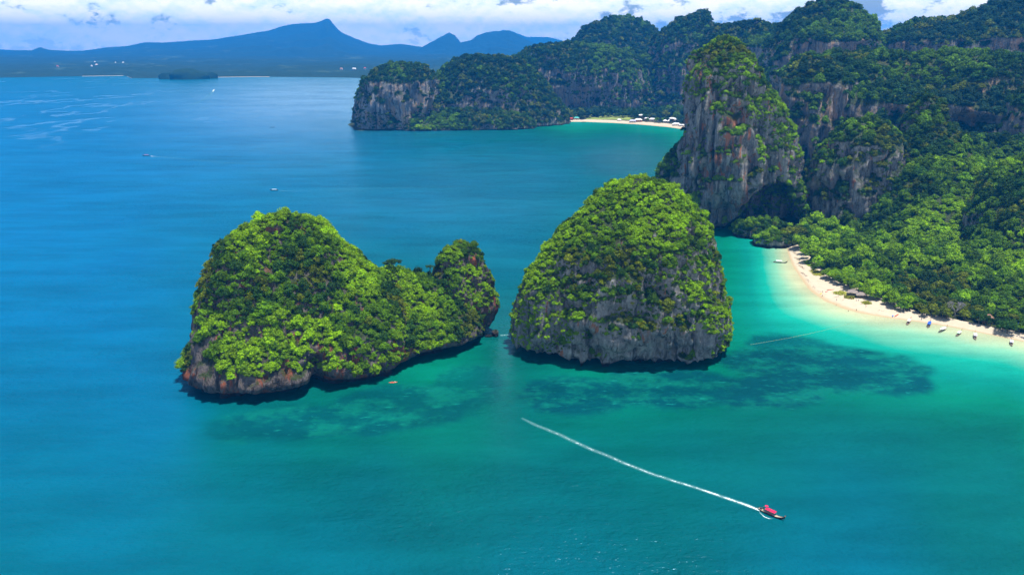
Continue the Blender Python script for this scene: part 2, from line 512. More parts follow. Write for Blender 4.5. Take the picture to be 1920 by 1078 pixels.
def forest_group():
    ng = bpy.data.node_groups.new('forest_scatter', 'GeometryNodeTree')
    ng.interface.new_socket('Geometry', in_out='INPUT', socket_type='NodeSocketGeometry')
    ng.interface.new_socket('Geometry', in_out='OUTPUT', socket_type='NodeSocketGeometry')
    n = ng.nodes; i = n.new('NodeGroupInput'); o = n.new('NodeGroupOutput')
    ci = n.new('GeometryNodeCollectionInfo'); ci.inputs['Collection'].default_value = vcol
    ci.inputs['Separate Children'].default_value = True; ci.inputs['Reset Children'].default_value = True
    ip = n.new('GeometryNodeInstanceOnPoints'); ip.inputs['Pick Instance'].default_value = True
    def attr(nm, ty):
        a = n.new('GeometryNodeInputNamedAttribute'); a.data_type = ty; a.inputs[0].default_value = nm; return a.outputs[0]
    l = ng.links.new
    l(i.outputs[0], ip.inputs['Points']); l(ci.outputs[0], ip.inputs['Instance'])
    l(attr('kind_index', 'INT'), ip.inputs['Instance Index'])
    l(attr('turn', 'FLOAT_VECTOR'), ip.inputs['Rotation']); l(attr('size', 'FLOAT_VECTOR'), ip.inputs['Scale'])
    l(ip.outputs[0], o.inputs[0])
    return ng
FG = forest_group()

class Plants:
    """every tree: position, radius, species, shape, turn"""
    def __init__(s): s.rows = []; s.region = []
    def add(s, pts, nn, rad, weights, region, seed, lean=0.35, lift=0.0, sigma=0.46, patch=30.0):
        g = np.random.default_rng(seed); n = len(pts)
        if n == 0: return
        r = np.clip(rad * np.exp(g.normal(size=n) * sigma), rad * 0.42, rad * 2.3)
        slope = np.clip(1 - nn[:, 2], 0, 1)
        r = r * (1 - 0.38 * sstep(slope, 0.35, 0.9))
        w = np.array(weights, float); w /= w.sum(); cw = np.cumsum(w)
        # kinds grow in patches
        u = 0.5 + 0.5 * np.clip(1.7 * fbm(pts[:, 0] / patch, pts[:, 1] / patch, pts[:, 2] / patch, seed + 9, 3), -1, 1)
        u = np.clip(0.78 * u + 0.22 * g.random(n), 0, 0.9999)
        u = np.argsort(np.argsort(u)) / n
        sp = np.searchsorted(cw, u, side='right').clip(0, len(w) - 1)
        kd = g.integers(0, 3, n); rz = g.random(n) * 6.283
        base = pts + nn * (-0.10 * r[:, None]) + np.array([0, 0, 1]) * (lift * r)[:, None]
        tx = -nn[:, 1] * lean; ty = nn[:, 0] * lean
        zs = r * (0.85 + 0.35 * g.random(n))
        s.rows.append(np.column_stack([base, r, zs, sp, kd, rz, tx, ty, nn]))
        s.region += [region] * n
    def table(s): return np.concatenate(s.rows), np.array(s.region)
PL = Plants()

def forest_object(name, rows, label):
    me = bpy.data.meshes.new(name)
    n = len(rows); me.vertices.add(n); me.vertices.foreach_set('co', rows[:, :3].astype(np.float32).ravel())
    a = me.attributes.new('kind_index', 'INT', 'POINT'); a.data.foreach_set('value', (rows[:, 5] * 3 + rows[:, 6]).astype(np.int32))
    a = me.attributes.new('turn', 'FLOAT_VECTOR', 'POINT'); a.data.foreach_set('vector', np.column_stack([rows[:, 8], rows[:, 9], rows[:, 7]]).astype(np.float32).ravel())
    a = me.attributes.new('size', 'FLOAT_VECTOR', 'POINT'); a.data.foreach_set('vector', np.column_stack([rows[:, 3], rows[:, 3], rows[:, 4]]).astype(np.float32).ravel())
    me.update()
    o = bpy.data.objects.new(name, me); col.objects.link(o)
    md = o.modifiers.new('scatter', 'NODES'); md.node_group = FG
    tag(o, label, 'forest', kind='stuff')
    return o

# ================================================================= the rock islands and hills
ROCK = rock_material('grey_limestone', (0.060, 0.062, 0.066), (0.42, 0.395, 0.38), (0.48, 0.15, 0.05), 0.45)
ROCK_RED = rock_material('rusty_limestone', (0.035, 0.033, 0.034), (0.22, 0.185, 0.17), (0.36, 0.10, 0.045), 1.3, moss=0.42)
ROCK_FAR = rock_material('far_limestone', (0.07, 0.072, 0.076), (0.44, 0.40, 0.37), (0.58, 0.36, 0.22), 2.4, size=1.7)
U1, U2 = G(345, 735)[:2], G(905, 630)[:2]
A1 = math.atan2(*(U2 - U1)[::-1]); V1 = np.array([-math.sin(A1), math.cos(A1)])
LUMPS = {}

# --- left island: big dome, saddle, second peak
def carve1(l, P):
    a, b = l.local(P)
    # sea cave in the front face
    q = G(590, 720); a0 = (q[:2] - l.c) @ l.u
    w = np.exp(-((a - a0) / 6.0) ** 2) * (1 - sstep(P[..., 2], 14, 26)) * (b < 0)
    P = P.copy(); P[..., :2] += (w * 15)[..., None] * l.v
    return P
c = G(540, 742)[:2] + V1 * 54
main1 = Lump(c, A1, [(326, 722), (340, 668), (354, 610), (358, 560), (366, 525), (384, 490), (408, 458), (436, 436), (470, 412), (500, 397), (540, 391)],
             [(540, 391), (585, 400), (622, 416), (644, 440), (664, 468), (692, 492), (735, 530), (765, 580), (775, 640), (780, 690)],
             [(0, 57), (0.05, 61), (0.12, 62), (0.2, 58), (0.35, 47), (0.55, 33), (0.75, 21), (0.9, 10), (1, 3)],
             [(0, 40), (0.3, 38), (0.6, 32), (0.85, 20), (1, 5)], seed=3, ds=1.5, amp=3.6, flute=2.2, notch=8.5, lip=8, carve=carve1, stain=lambda l, P: (0.75 + 1.2 * fbm(P[..., 0] / 14, P[..., 1] / 14, P[..., 2] / 5, 77, 2)).clip(0, 1.4) * np.exp(-((P[..., 2] - 7) / 9) ** 2))
c = G(760, 682)[:2] + V1 * 36
sad1 = Lump(c, A1, [(560, 690), (575, 600), (610, 540), (660, 505), (700, 496), (735, 497)], [(735, 497), (780, 512), (810, 520), (845, 535), (885, 570), (897, 600), (902, 640)],
            [(0, 36), (0.08, 39), (0.18, 41), (0.35, 35), (0.6, 22), (0.85, 9), (1, 3)], [(0, 30), (0.5, 24), (1, 5)], seed=13, ds=1.5, amp=3.0, flute=1.8, notch=7, lip=7.5)
c = G(872, 640)[:2] + V1 * 22
peak1 = Lump(c, A1, [(790, 640), (795, 560), (803, 515), (815, 490), (838, 466), (868, 449)], [(868, 449), (893, 458), (908, 474), (920, 500), (931, 528), (931, 556), (920, 580), (912, 605), (908, 632)],
             [(0, 20), (0.1, 22), (0.3, 22), (0.6, 16), (0.85, 8), (1, 2)], [(0, 22), (0.5, 18), (1, 3)], seed=23, ds=1.3, amp=2.6, flute=2.2, notch=3, lip=5.0, th=3, stain=lambda l, P: 0.9 * np.exp(-((P[..., 2] - 14) / 12) ** 2))
c = G(668, 722)[:2] + V1 * 24
bul1 = Lump(c, A1, [(574, 760), (578, 700), (590, 660), (615, 628), (650, 610)], [(650, 610), (700, 628), (745, 660), (770, 690), (778, 730)],
            [(0, 26), (0.1, 29), (0.3, 26), (0.6, 15), (1, 2)], [(0, 40), (0.6, 34), (1, 6)], seed=27, ds=1.4, amp=2.6, flute=1.8, notch=6, lip=6.5, th=3,
            stain=lambda l, P: 0.7 * np.exp(-((P[..., 2] - 6) / 7) ** 2))
isl1 = join_lumps('rock_island', [main1, sad1, peak1, bul1], ROCK_RED)
tag(isl1, 'larger limestone islet with a broad dome, a low saddle and a small second peak', 'island')
LUMPS['isl1'] = [main1, sad1, peak1, bul1]

# --- middle island: single cone, bare foot hung with stalactites
def view_ang(c): return -math.atan2(c[0], c[1])
c = GD(1170, 505)[:2]
def drip(l, P):
    a, b = l.local(P); z = P[..., 2]
    t = (fbm(a / 1.7, b / 6, 0 * z, 91, 3) + 0.15) * (0.55 + 0.8 * fbm(a / 9, 0 * a, 0 * z, 92, 2)).clip(0.1, 1.4)
    w = (b < 5) * (1 - sstep(np.abs(z - 6.5), 1.5, 5.0)) * (0.45 + 0.9 * np.exp(-((a + 10) / 20) ** 2))
    P = P.copy(); P[..., 2] -= w * np.clip(t * 1.6, 0, 1) * 8
    # smooth overhung alcove right of centre
    a0 = 22.0
    w = np.exp(-((a - a0) / 17.0) ** 4) * (1 - sstep(z, 14, 27)) * sstep(z, 0, 5) * (b < 0)
    P[..., :2] += (w * 6)[..., None] * l.v
    return P
isl2l = Lump(c, view_ang(c), [(972, 690), (966, 655), (964, 612), (966, 570), (972, 540), (985, 510), (1008, 486), (1028, 452), (1056, 420), (1080, 392), (1104, 362), (1132, 340), (1160, 331), (1195, 327)],
             [(1195, 327), (1240, 331), (1276, 345), (1302, 372), (1322, 402), (1332, 440), (1340, 485), (1354, 530), (1364, 570), (1372, 610), (1377, 650), (1377, 690)],
             [(0, 45), (0.05, 51), (0.14, 55), (0.25, 55), (0.4, 51), (0.6, 42), (0.78, 29), (0.9, 16), (1, 3)],
             [(0, 52), (0.4, 50), (0.7, 38), (0.9, 20), (1, 5)], seed=33, ds=1.15, amp=3.4, flute=2.4, notch=8, lip=6.5, carve=drip, p=2.8)
isl2 = join_lumps('rock_island', [isl2l], ROCK)
tag(isl2, 'single cone shaped limestone islet with a bare grey foot hung with stalactites', 'island')
LUMPS['isl2'] = [isl2l]

# --- the tall tower with the cave
c = GD(1385, 880)[:2]
def cave(l, P):
    a, b = l.local(P); z = P[..., 2]; P = P.copy(); front = (b < 8)
    q = GD(1425, 880); a0 = (q[:2] - l.c) @ l.u
    half = 38 * np.clip(1 - (z / 54.0), 0, 1) ** 0.45 * (1 + 0.3 * fbm(z / 9, a / 20, 0 * z, 37, 3))
    w = (1 - sstep(np.abs(a - a0 - 0.10 * z), half * 0.80, half + 1.0)) * front * (z < 60)
    P[..., :2] += (w * 74)[..., None] * l.v
    q = GD(1343, 880); a1 = (q[:2] - l.c) @ l.u
    w = np.exp(-((a - a1) / 11.0) ** 2) * (1 - sstep(z, 22, 36)) * front
    P[..., :2] += (w * 16)[..., None] * l.v
    q = GD(1366, 880); a2 = (q[:2] - l.c) @ l.u                    # slit high in the wall
    w = np.exp(-((a - a2) / 5.5) ** 2) * sstep(z, 104, 112) * (1 - sstep(z, 122, 134)) * front
    P[..., :2] += (w * 14)[..., None] * l.v
    q = GD(1306, 880); a3 = (q[:2] - l.c) @ l.u
    w = np.exp(-((a - a3) / 4.0) ** 2) * sstep(z, 25, 40) * (1 - sstep(z, 90, 110)) * front
    P[..., :2] += (w * 9)[..., None] * l.v
    return P
def tstain(l, P):
    a, b = l.local(P); z = P[..., 2]
    a1 = (GD(1348, 880)[:2] - l.c) @ l.u
    return 0.22 * sstep(z, 20, 50) * (a < 30) + np.exp(-((a - a1 - 0.12 * (z - 100)) / 11) ** 2) * sstep(z, 60, 85) * (1 - sstep(z, 122, 140)) * 1.25 + 0.7 * np.exp(-((a - a1 + 22) / 9) ** 2 - ((z - 52) / 22) ** 2) + 0.8 * np.exp(-((a - a1 - 12) / 14) ** 2 - ((z - 30) / 10) ** 2)
tow = Lump(c, view_ang(c), [(1300, 440), (1282, 405), (1272, 370), (1268, 335), (1272, 290), (1280, 245), (1285, 200), (1289, 160), (1294, 125), (1306, 96), (1328, 73), (1358, 60)],
           [(1358, 60), (1394, 73), (1416, 100), (1440, 140), (1462, 178), (1480, 212), (1488, 250), (1496, 300), (1502, 350), (1508, 400), (1510, 440)],
           [(0, 46), (0.12, 50), (0.3, 50), (0.5, 46), (0.65, 42), (0.78, 34), (0.9, 20), (1, 3)], [(0, 70), (0.5, 60), (0.8, 40), (1, 5)],
           seed=44, ds=1.6, amp=4.5, flute=5.0, notch=4, lip=6, carve=cave, p=2.6, size=1.25, stain=tstain)
c = GD(1275, 910)[:2]
foot = Lump(c, view_ang(c), [(1222, 400), (1224, 345), (1232, 318), (1248, 294), (1268, 268), (1276, 262)], [(1276, 262), (1300, 290), (1320, 340), (1330, 400)],
            [(0, 30), (0.5, 22), (1, 4)], [(0, 40), (0.5, 28), (1, 4)], seed=45, ds=2.2, amp=3, flute=1.5)
towo = join_lumps('rock_tower', [tow, foot], ROCK)
tag(towo, 'tall thumb shaped limestone tower with orange stains and a dark cave at its foot', 'cliff')
LUMPS['tower'] = [tow, foot]

# --- cliff hill and jungle hills right of the tower
c = GD(1608, 925)[:2]
cliffL = Lump(c, view_ang(c), [(1512, 440), (1510, 385), (1511, 345), (1516, 312), (1528, 285), (1545, 262), (1565, 243), (1595, 225), (1630, 214)],
              [(1630, 214), (1668, 220), (1692, 250), (1716, 330), (1740, 440)],
              [(0, 52), (0.35, 50), (0.6, 46), (0.8, 36), (0.92, 18), (1, 4)], [(0, 50), (0.6, 40), (1, 5)], seed=51, ds=2.2, amp=4.5, flute=4.0, p=2.5, size=1.3)
c = GD(1740, 960)[:2]
jung = Lump(c, view_ang(c), [(1560, 450), (1610, 390), (1650, 330), (1668, 285), (1692, 222), (1714, 186), (1738, 168)],
            [(1738, 168), (1764, 188), (1788, 236), (1816, 270), (1850, 310), (1900, 350), (1960, 400), (2000, 450)],
            [(0, 190), (0.1, 165), (0.25, 128), (0.45, 86), (0.65, 44), (0.85, 18), (1, 4)], [(0, 110), (0.5, 60), (0.8, 22), (1, 5)], seed=52, ds=3.0, amp=7, flute=2.5, size=1.6, p=2.0)
c = GD(1930, 850)[:2]
jung2 = Lump(c, view_ang(c), [(1740, 470), (1790, 430), (1830, 370), (1855, 325), (1885, 303), (1930, 290)], [(1930, 290), (2000, 300), (2100, 340), (2250, 470)],
             [(0, 150), (0.25, 110), (0.5, 75), (0.8, 30), (1, 4)], [(0, 110), (0.5, 70), (1, 5)], seed=53, ds=3.2, amp=7, flute=2.5, size=1.6, p=2.0)
c = GD(1850, 1120)[:2]
jung3 = Lump(c, view_ang(c), [(1650, 420), (1720, 330), (1770, 280), (1820, 256), (1860, 250)], [(1860, 250), (1960, 262), (2100, 300), (2200, 400)],
             [(0, 120), (0.5, 80), (1, 4)], [(0, 120), (0.5, 80), (1, 5)], seed=54, ds=4, amp=6, flute=2, size=1.8, p=2.0)
nose = None
c = G(1432, 448)[:2] + np.array([0, 10])
nose = Lump(c, 0.0, [(1374, 437), (1376, 428), (1384, 422), (1402, 414), (1425, 412)], [(1425, 412), (1470, 416), (1492, 430), (1500, 470)],
            [(0, 16), (0.5, 15), (0.85, 9), (1, 3)], [(0, 34), (0.6, 26), (1, 4)], seed=55, ds=1.4, amp=2.2, flute=1.2, th=3)
nose2 = Lump(G(1452, 466)[:2] + np.array([2, 9]), -0.25, [(1408, 460), (1412, 448), (1430, 437), (1450, 433)], [(1450, 433), (1474, 440), (1490, 458), (1494, 470)],
             [(0, 9), (0.5, 9), (1, 2)], [(0, 20), (0.6, 18), (1, 3)], seed=56, ds=1.2, amp=1.6, flute=1.0, th=2)
hill1 = join_lumps('hill', [cliffL, jung, jung2, jung3], ROCK)
tag(hill1, 'jungle covered hills with a grey cliff behind the near beach', 'hill', kind='structure')
crag = join_lumps('rocky_crag', [nose, nose2], ROCK)
tag(crag, 'low scrub topped rock outcrop at the tip of the near beach', 'rock')
LUMPS['hills'] = [cliffL, jung, jung2, jung3, nose, nose2]

# --- the massif behind
def far(px, D, left, right, f, b, seed, ds, amp, fl, size, p=2.4, **kw):
    c = GD(px, D)[:2]
    return Lump(c, view_ang(c), left, right, f, b, seed=seed, ds=ds, amp=amp, flute=fl, size=size, p=p, th=7, tw=4, **kw)
wall = far(1700, 1330, [(1400, 300), (1428, 240), (1450, 180), (1462, 135), (1490, 112), (1525, 104), (1560, 101), (1640, 97), (1740, 94), (1830, 90)],
           [(1830, 90), (1900, 98), (1990, 130), (2060, 260)],
           [(0, 124), (0.30, 116), (0.60, 108), (0.67, 80), (0.82, 54), (0.93, 30), (1, 8)], [(0, 140), (0.6, 110), (1, 10)], 61, 4.2, 13, 9, 2.4)
buttr = far(1535, 1260, [(1448, 300), (1455, 200), (1466, 140), (1490, 104), (1520, 92)], [(1520, 92), (1560, 110), (1592, 150), (1600, 230), (1604, 300)],
            [(0, 70), (0.45, 66), (0.75, 50), (0.93, 20), (1, 4)], [(0, 90), (1, 10)], 62, 3.6, 8, 6, 2.0)
darkc = far(1950, 1180, [(1840, 300), (1858, 255), (1872, 215), (1890, 180), (1920, 155), (1950, 150)], [(1950, 150), (2020, 170), (2100, 300)],
            [(0, 70), (0.5, 66), (0.8, 44), (1, 6)], [(0, 90), (1, 10)], 63, 3.6, 8, 6, 2.0)
back1 = far(1575, 1800, [(1380, 260), (1420, 150), (1445, 80), (1470, 45), (1490, 20), (1520, 2), (1560, -8)], [(1560, -8), (1600, -4), (1625, 12), (1645, 40), (1668, 90), (1700, 200)],
            [(0, 150), (0.5, 142), (0.73, 134), (0.80, 84), (0.93, 36), (1, 8)], [(0, 200), (0.6, 150), (1, 10)], 64, 6, 14, 9, 3.0)
back2 = far(1410, 2080, [(1292, 260), (1300, 170), (1312, 100), (1336, 56), (1370, 42), (1410, 36)], [(1410, 36), (1460, 34), (1500, 50), (1540, 110), (1580, 220)],
            [(0, 130), (0.55, 122), (0.76, 114), (0.83, 74), (0.93, 34), (1, 8)], [(0, 200), (0.6, 150), (1, 10)], 65, 6, 14, 9, 3.0)
back3 = far(1800, 1850, [(1560, 220), (1610, 120), (1650, 70), (1700, 44), (1740, 32), (1780, 26), (1810, 18), (1850, 5), (1900, -10), (2000, -20)], [(2000, -20), (2200, 0), (2350, 200)],
            [(0, 160), (0.5, 152), (0.72, 142), (0.80, 92), (0.93, 40), (1, 8)], [(0, 200), (0.6, 150), (1, 10)], 66, 6.5, 14, 9, 3.0)
back4 = far(1290, 2450, [(1180, 240), (1195, 160), (1215, 100), (1240, 62), (1270, 36), (1300, 20)], [(1300, 20), (1325, 20), (1336, 36), (1360, 90), (1400, 220)],
            [(0, 120), (0.5, 110), (0.7, 84), (0.9, 36), (1, 8)], [(0, 170), (0.6, 130), (1, 10)], 67, 7, 14, 8, 3.4)
back5 = far(1150, 2800, [(1035, 200), (1050, 120), (1066, 78), (1090, 54), (1125, 36), (1165, 28)], [(1165, 28), (1200, 32), (1225, 48), (1250, 90), (1300, 200)],
            [(0, 160), (0.5, 140), (0.8, 80), (1, 8)], [(0, 200), (0.6, 130), (1, 10)], 68, 8, 16, 8, 3.6)
# headland across the bay
head1 = far(748, 1900, [(664, 258), (661, 215), (664, 185), (672, 155), (690, 130), (712, 119), (740, 114)], [(740, 114), (780, 113), (806, 117), (820, 150), (838, 200), (850, 258)],
            [(0, 66), (0.4, 66), (0.75, 56), (0.93, 28), (1, 6)], [(0, 110), (0.7, 90), (1, 8)], 71, 4.2, 8, 7, 2.4, notch=6, lip=8)
head2 = far(900, 2030, [(770, 260), (790, 180), (808, 140), (830, 118), (860, 106), (890, 98)], [(890, 98), (930, 104), (970, 112), (1010, 140), (1060, 200), (1090, 260)],
            [(0, 130), (0.3, 110), (0.5, 100), (0.75, 70), (0.93, 34), (1, 6)], [(0, 130), (0.7, 100), (1, 8)], 72, 5, 12, 6, 2.8)
head3 = far(1060, 2330, [(920, 260), (940, 180), (962, 118), (985, 98), (1020, 84), (1060, 76)], [(1060, 76), (1110, 80), (1150, 88), (1190, 110), (1230, 170), (1260, 250)],
            [(0, 100), (0.4, 96), (0.6, 88), (0.8, 60), (0.93, 30), (1, 6)], [(0, 180), (0.7, 130), (1, 8)], 73, 5.5, 12, 9, 2.8)
head4 = far(1180, 2480, [(1060, 240), (1090, 150), (1120, 110), (1150, 94), (1180, 88)], [(1180, 88), (1230, 100), (1270, 140), (1310, 220)],
            [(0, 110), (0.5, 100), (0.8, 60), (1, 6)], [(0, 150), (1, 8)], 74, 6, 12, 8, 3.0)
skirt = far(860, 1880, [(690, 262), (700, 235), (720, 214), (760, 206), (800, 202)], [(800, 202), (880, 200), (950, 198), (990, 214), (1010, 236), (1020, 260)],
            [(0, 62), (0.3, 54), (0.6, 38), (1, 8)], [(0, 60), (1, 10)], 75, 4, 7, 3, 2.2)
massif = join_lumps('hill', [wall, buttr, darkc, back1, back2, back3, back4, back5], ROCK_FAR)
tag(massif, 'high forested limestone massif with cliff bands behind the tower', 'hill', kind='structure')
headland = join_lumps('hill', [head1, head2, head3, head4, skirt], ROCK_FAR)
tag(headland, 'forested limestone headland with tan cliffs across the bay', 'hill', kind='structure')
LUMPS['massif'] = [wall, buttr, darkc, back1, back2, back3, back4, back5]
LUMPS['head'] = [head1, head2, head3, head4, skirt]

# ================================================================= low land, beaches
def pts_px(L): return np.array([G(x, y)[:2] for x, y in L])
water_line = pts_px([(1476, 466), (1479, 480), (1487, 500), (1500, 520), (1512, 537), (1528, 552), (1548, 565), (1576, 577), (1610, 587), (1660, 595), (1705, 601), (1747, 607),
                     (1790, 614), (1830, 622), (1863, 629), (1917, 640), (2000, 659), (2150, 695), (2400, 755)])
tree_line = pts_px([(1492, 462), (1503, 480), (1516, 496), (1530, 512), (1548, 524), (1562, 540), (1590, 549), (1618, 559), (1655, 575), (1690, 588), (1730, 597), (1765, 603),
                    (1800, 610), (1838, 617), (1868, 624), (1920, 634), (2000, 648), (2150, 684), (2400, 744)])
bay_line = pts_px([(1000, 237), (1030, 231), (1060, 228.6), (1100, 229), (1150, 231), (1200, 234), (1250, 238.5), (1290, 244)])
bay_tree = pts_px([(1000, 236), (1030, 229.5), (1060, 226.8), (1100, 226.6), (1150, 228), (1200, 230.5), (1250, 234.5), (1290, 240)])
near_poly = np.concatenate([pts_px([(1290, 330), (1340, 415), (1400, 418), (1440, 440)]), tree_line, [[1500, 300], [2600, 900], [2800, 3600], [-400, 3600]],
                            [GD(700, 2150)[:2], GD(672, 2000)[:2], GD(690, 1850)[:2], GD(800, 1835)[:2], GD(900, 1840)[:2], GD(960, 1870)[:2]], bay_tree])
def inpoly(P, poly):
    x, y = P[:, 0], P[:, 1]; r = np.zeros(len(P), bool); n = len(poly)
    for i in range(n):
        x1, y1 = poly[i]; x2, y2 = poly[(i + 1) % n]
        c = ((y1 > y) != (y2 > y)) & (x < (x2 - x1) * (y - y1) / (y2 - y1 + 1e-12) + x1)
        r ^= c
    return r
def polydist(P, line, closed=False):
    d = np.full(len(P), 1e9); n = len(line)
    for i in range(n if closed else n - 1):
        a, b = line[i], line[(i + 1) % n]; ab = b - a
        t = np.clip(((P - a) @ ab) / (ab @ ab + 1e-9), 0, 1)
        d = np.minimum(d, np.hypot(*(P - a - t[:, None] * ab).T))
    return d
def land_z(P):
    ins = inpoly(P, near_poly); d = polydist(P, near_poly, True)
    sd = np.where(ins, d, -d)
    bump = fbm(P[:, 0] / 60, P[:, 1] / 60, 0 * P[:, 0], 5, 3)
    z = np.where(sd > 0, 2.0 + np.minimum(sd, 40) * 0.05 + np.clip(sd - 60, 0, 200) * 0.06 * (P[:, 1] < 1000) + bump * np.clip(sd / 40, 0, 1) * 3, np.maximum(2.0 + sd * 0.5, -3))
    return z, sd
def grid_mesh(name, xs, ys, fz, mat, cull):
    X, Y = np.meshgrid(xs, ys, indexing='xy'); P = np.column_stack([X.ravel(), Y.ravel()])
    z, sd = fz(P); nx = len(xs)
    i = np.arange(len(ys) - 1)[:, None]; j = np.arange(nx - 1)[None]
    q = np.stack([i * nx + j, i * nx + j + 1, (i + 1) * nx + j + 1, (i + 1) * nx + j], -1).reshape(-1, 4)
    q = q[(z[q] > cull).any(1)]
    used = np.unique(q); mp = np.full(len(z), -1); mp[used] = np.arange(len(used))
    V = np.column_stack([P, z])[used]
    return link(name, mesh_np(name, V, mp[q]), mat)
FLOOR = simple('forest_floor', (0.035, 0.045, 0.016), 0.95, 0.05, 0.4, 0.08)
land = grid_mesh('ground', np.arange(-420, 2200, 9.0), np.arange(430, 3400, 9.0), land_z, FLOOR, -2.9)
tag(land, kind='structure')

SAND = bpy.data.materials.new('beach_sand'); SAND.use_nodes = True
def sand_nodes():
    N = NT(SAND.node_tree); b = SAND.node_tree.nodes['Principled BSDF']
    geo = N.n('ShaderNodeNewGeometry'); P = geo.outputs['Position']
    pz = N.n('ShaderNodeSeparateXYZ', ins={'Vector': P}).outputs[2]
    n = N.noise(P, 0.25, 5, 0.6)
    dry = N.mix(n, (0.40, 0.335, 0.235), (0.53, 0.45, 0.34))
    wet = (0.38, 0.29, 0.17)
    c = N.mix(N.smooth(N.math('ADD', pz, N.math('MULTIPLY', n, 0.35)), 0.25, 0.85), wet, dry)
    N.link(c, b.inputs['Base Color']); b.inputs['Roughness'].default_value = 0.9; b.inputs['Specular IOR Level'].default_value = 0.15
    h = N.noise(P, 0.9, 4, 0.6)
    bp = N.n('ShaderNodeBump', ins={'Height': h, 'Strength': 0.5, 'Distance': 0.3}); N.link(bp.outputs[0], b.inputs['Normal'])
sand_nodes()
def strip(name, lo, hi, zl, zh, over, n=260, k=14, seed=1):
    """sand sheet between two lines, running on past both"""
    def res(L):
        d = np.concatenate([[0], np.cumsum(np.hypot(*np.diff(L, axis=0).T))]); t = np.linspace(0, d[-1], n)
        ker = np.hanning(9); ker /= ker.sum()
        o = np.column_stack([np.interp(t, d, L[:, i]) for i in (0, 1)])
        return np.column_stack([np.convolve(np.pad(o[:, i], 4, 'edge'), ker, 'valid') for i in (0, 1)])
    A, B = res(lo), res(hi); V = []
    for i in range(k + 1):
        t = -0.25 + (1.25 + over) * i / k
        p = A + (B - A) * t
        z = zl + (zh - zl) * np.clip(t, -0.25, 1.1) ** 1.0
        z = z + 0.10 * fbm(p[:, 0] / 7, p[:, 1] / 7, 0 * p[:, 0], seed, 3)
        V.append(np.column_stack([p, z]))
    V = np.array(V); i = np.arange(k)[:, None]; j = np.arange(n - 1)[None]
    q = np.stack([i * n + j, i * n + j + 1, (i + 1) * n + j + 1, (i + 1) * n + j], -1).reshape(-1, 4)
    return link(name, mesh_np(name, V.reshape(-1, 3), q[:, ::-1]), SAND), A, B
beach, WA, WB = strip('beach', water_line, tree_line, 0.0, 2.6, 0.35)
tag(beach, kind='structure')
beach2, _, _ = strip('beach', bay_line, bay_tree, 0.0, 2.2, 0.25, seed=4)
tag(beach2, kind='structure')

# ================================================================= trees: where they grow
def veg(key, lumps, spacing, rad, w, region, seed, **kw):
    allk = {k: kw.pop(k) for k in ('lift', 'lean', 'sigma', 'patch') if k in kw}
    for i, l in enumerate(lumps):
        p, n = scatter_lump(l, [o for o in LUMPS[key] if o is not l], spacing, seed + i * 17, **kw)
        PL.add(p, n, rad, w, region, seed + i, **allk)
def bare1(p, n):                                        # rusty front foot, grey left flank, crags at the tops
    a, b = main1.local(p)
    lim = np.interp(a, [-90, -62, -45, -20, 5, 20], [5, 8, 17, 19, 18, 6])
    r = 1.2 * (p[:, 2] < lim + 7 * fbm(a / 10, 0 * a, 0 * a, 8, 2)) * (b < -20)
    q = G(375, 590); return r + 0.9 * np.exp(-((a - main1.mid[0] + main1.h[0] - 4) / 8) ** 2) * (p[:, 2] > 20) * (p[:, 2] < 62)
veg('isl1', [main1], 2.9, 2.65, (0.52, 0.30, 0.11, 0.07, 0), 'left', 201, thr=0.03, nw=0.35, zmin=6, bare=bare1)
veg('isl1', [sad1], 2.9, 2.6, (0.48, 0.34, 0.11, 0.07, 0), 'left', 221, thr=-0.25, nw=0.3, zmin=5, bare=lambda p, n: 1.2 * (p[:, 2] < 7 + 5 * fbm(p[:, 0] / 9, p[:, 1] / 9, 0 * p[:, 0], 6, 2)))
veg('isl1', [bul1], 2.8, 2.55, (0.50, 0.36, 0.09, 0.05, 0), 'left', 226, thr=-0.2, nw=0.3, zmin=4.5, bare=lambda p, n: 1.2 * (p[:, 2] < 6 + 4 * fbm(p[:, 0] / 9, p[:, 1] / 9, 0 * p[:, 0], 6, 2)))
veg('isl1', [peak1], 2.6, 2.0, (0.24, 0.38, 0.22, 0.16, 0), 'left', 231, thr=-0.05, nw=0.55, nscale=9, zmin=9, bare=lambda p, n: 0.30 * (p[:, 2] > peak1.top - 8) + 1.2 * (p[:, 2] < 15))
def bare2(p, n):
    a, b = isl2l.local(p); z = p[:, 2]
    lim = np.interp(a, [-70, -38, -30, -8, 12, 45, 58, 70], [0, 3, 17, 20, 20, 24, 16, 0])
    r = 0.8 * (z < lim + 9 * fbm(a / 9, 0 * a, 0 * a, 18, 2)) * (b < 0)
    r = r + 0.6 * np.exp(-((a + 18) / 15) ** 2 - ((z - 36) / 11) ** 2) + 0.4 * np.exp(-((a - 30) / 12) ** 2 - ((z - 52) / 9) ** 2) + 0.45 * np.exp(-((a + 12) / 16) ** 2 - ((z - 62) / 7) ** 2)
    return r
veg('isl2', [isl2l], 2.6, 2.05, (0.48, 0.34, 0.10, 0.08, 0), 'middle', 241, thr=-0.13, nw=0.8, nscale=11, zmin=3.5, bare=bare2)
def bare3(p, n):
    a, b = tow.local(p); z = p[:, 2]
    edge = 128 - 0.75 * np.clip(a + 10, 0, 90) + 22 * fbm(a / 10, z / 30, 0 * a, 28, 3)
    wallp = (z < edge) * (b < 20)
    return wallp * np.where(a > 30, 0.30, 0.62)
veg('tower', [tow], 2.9, 2.3, (0.52, 0.38, 0.06, 0.04, 0), 'tower', 251, thr=0.02, nw=0.75, nscale=11, zmin=8, bare=bare3)
veg('tower', [foot], 4.2, 3.4, (0.04, 0.36, 0.46, 0.14, 0), 'tower', 255, thr=-0.1, nw=0.4)
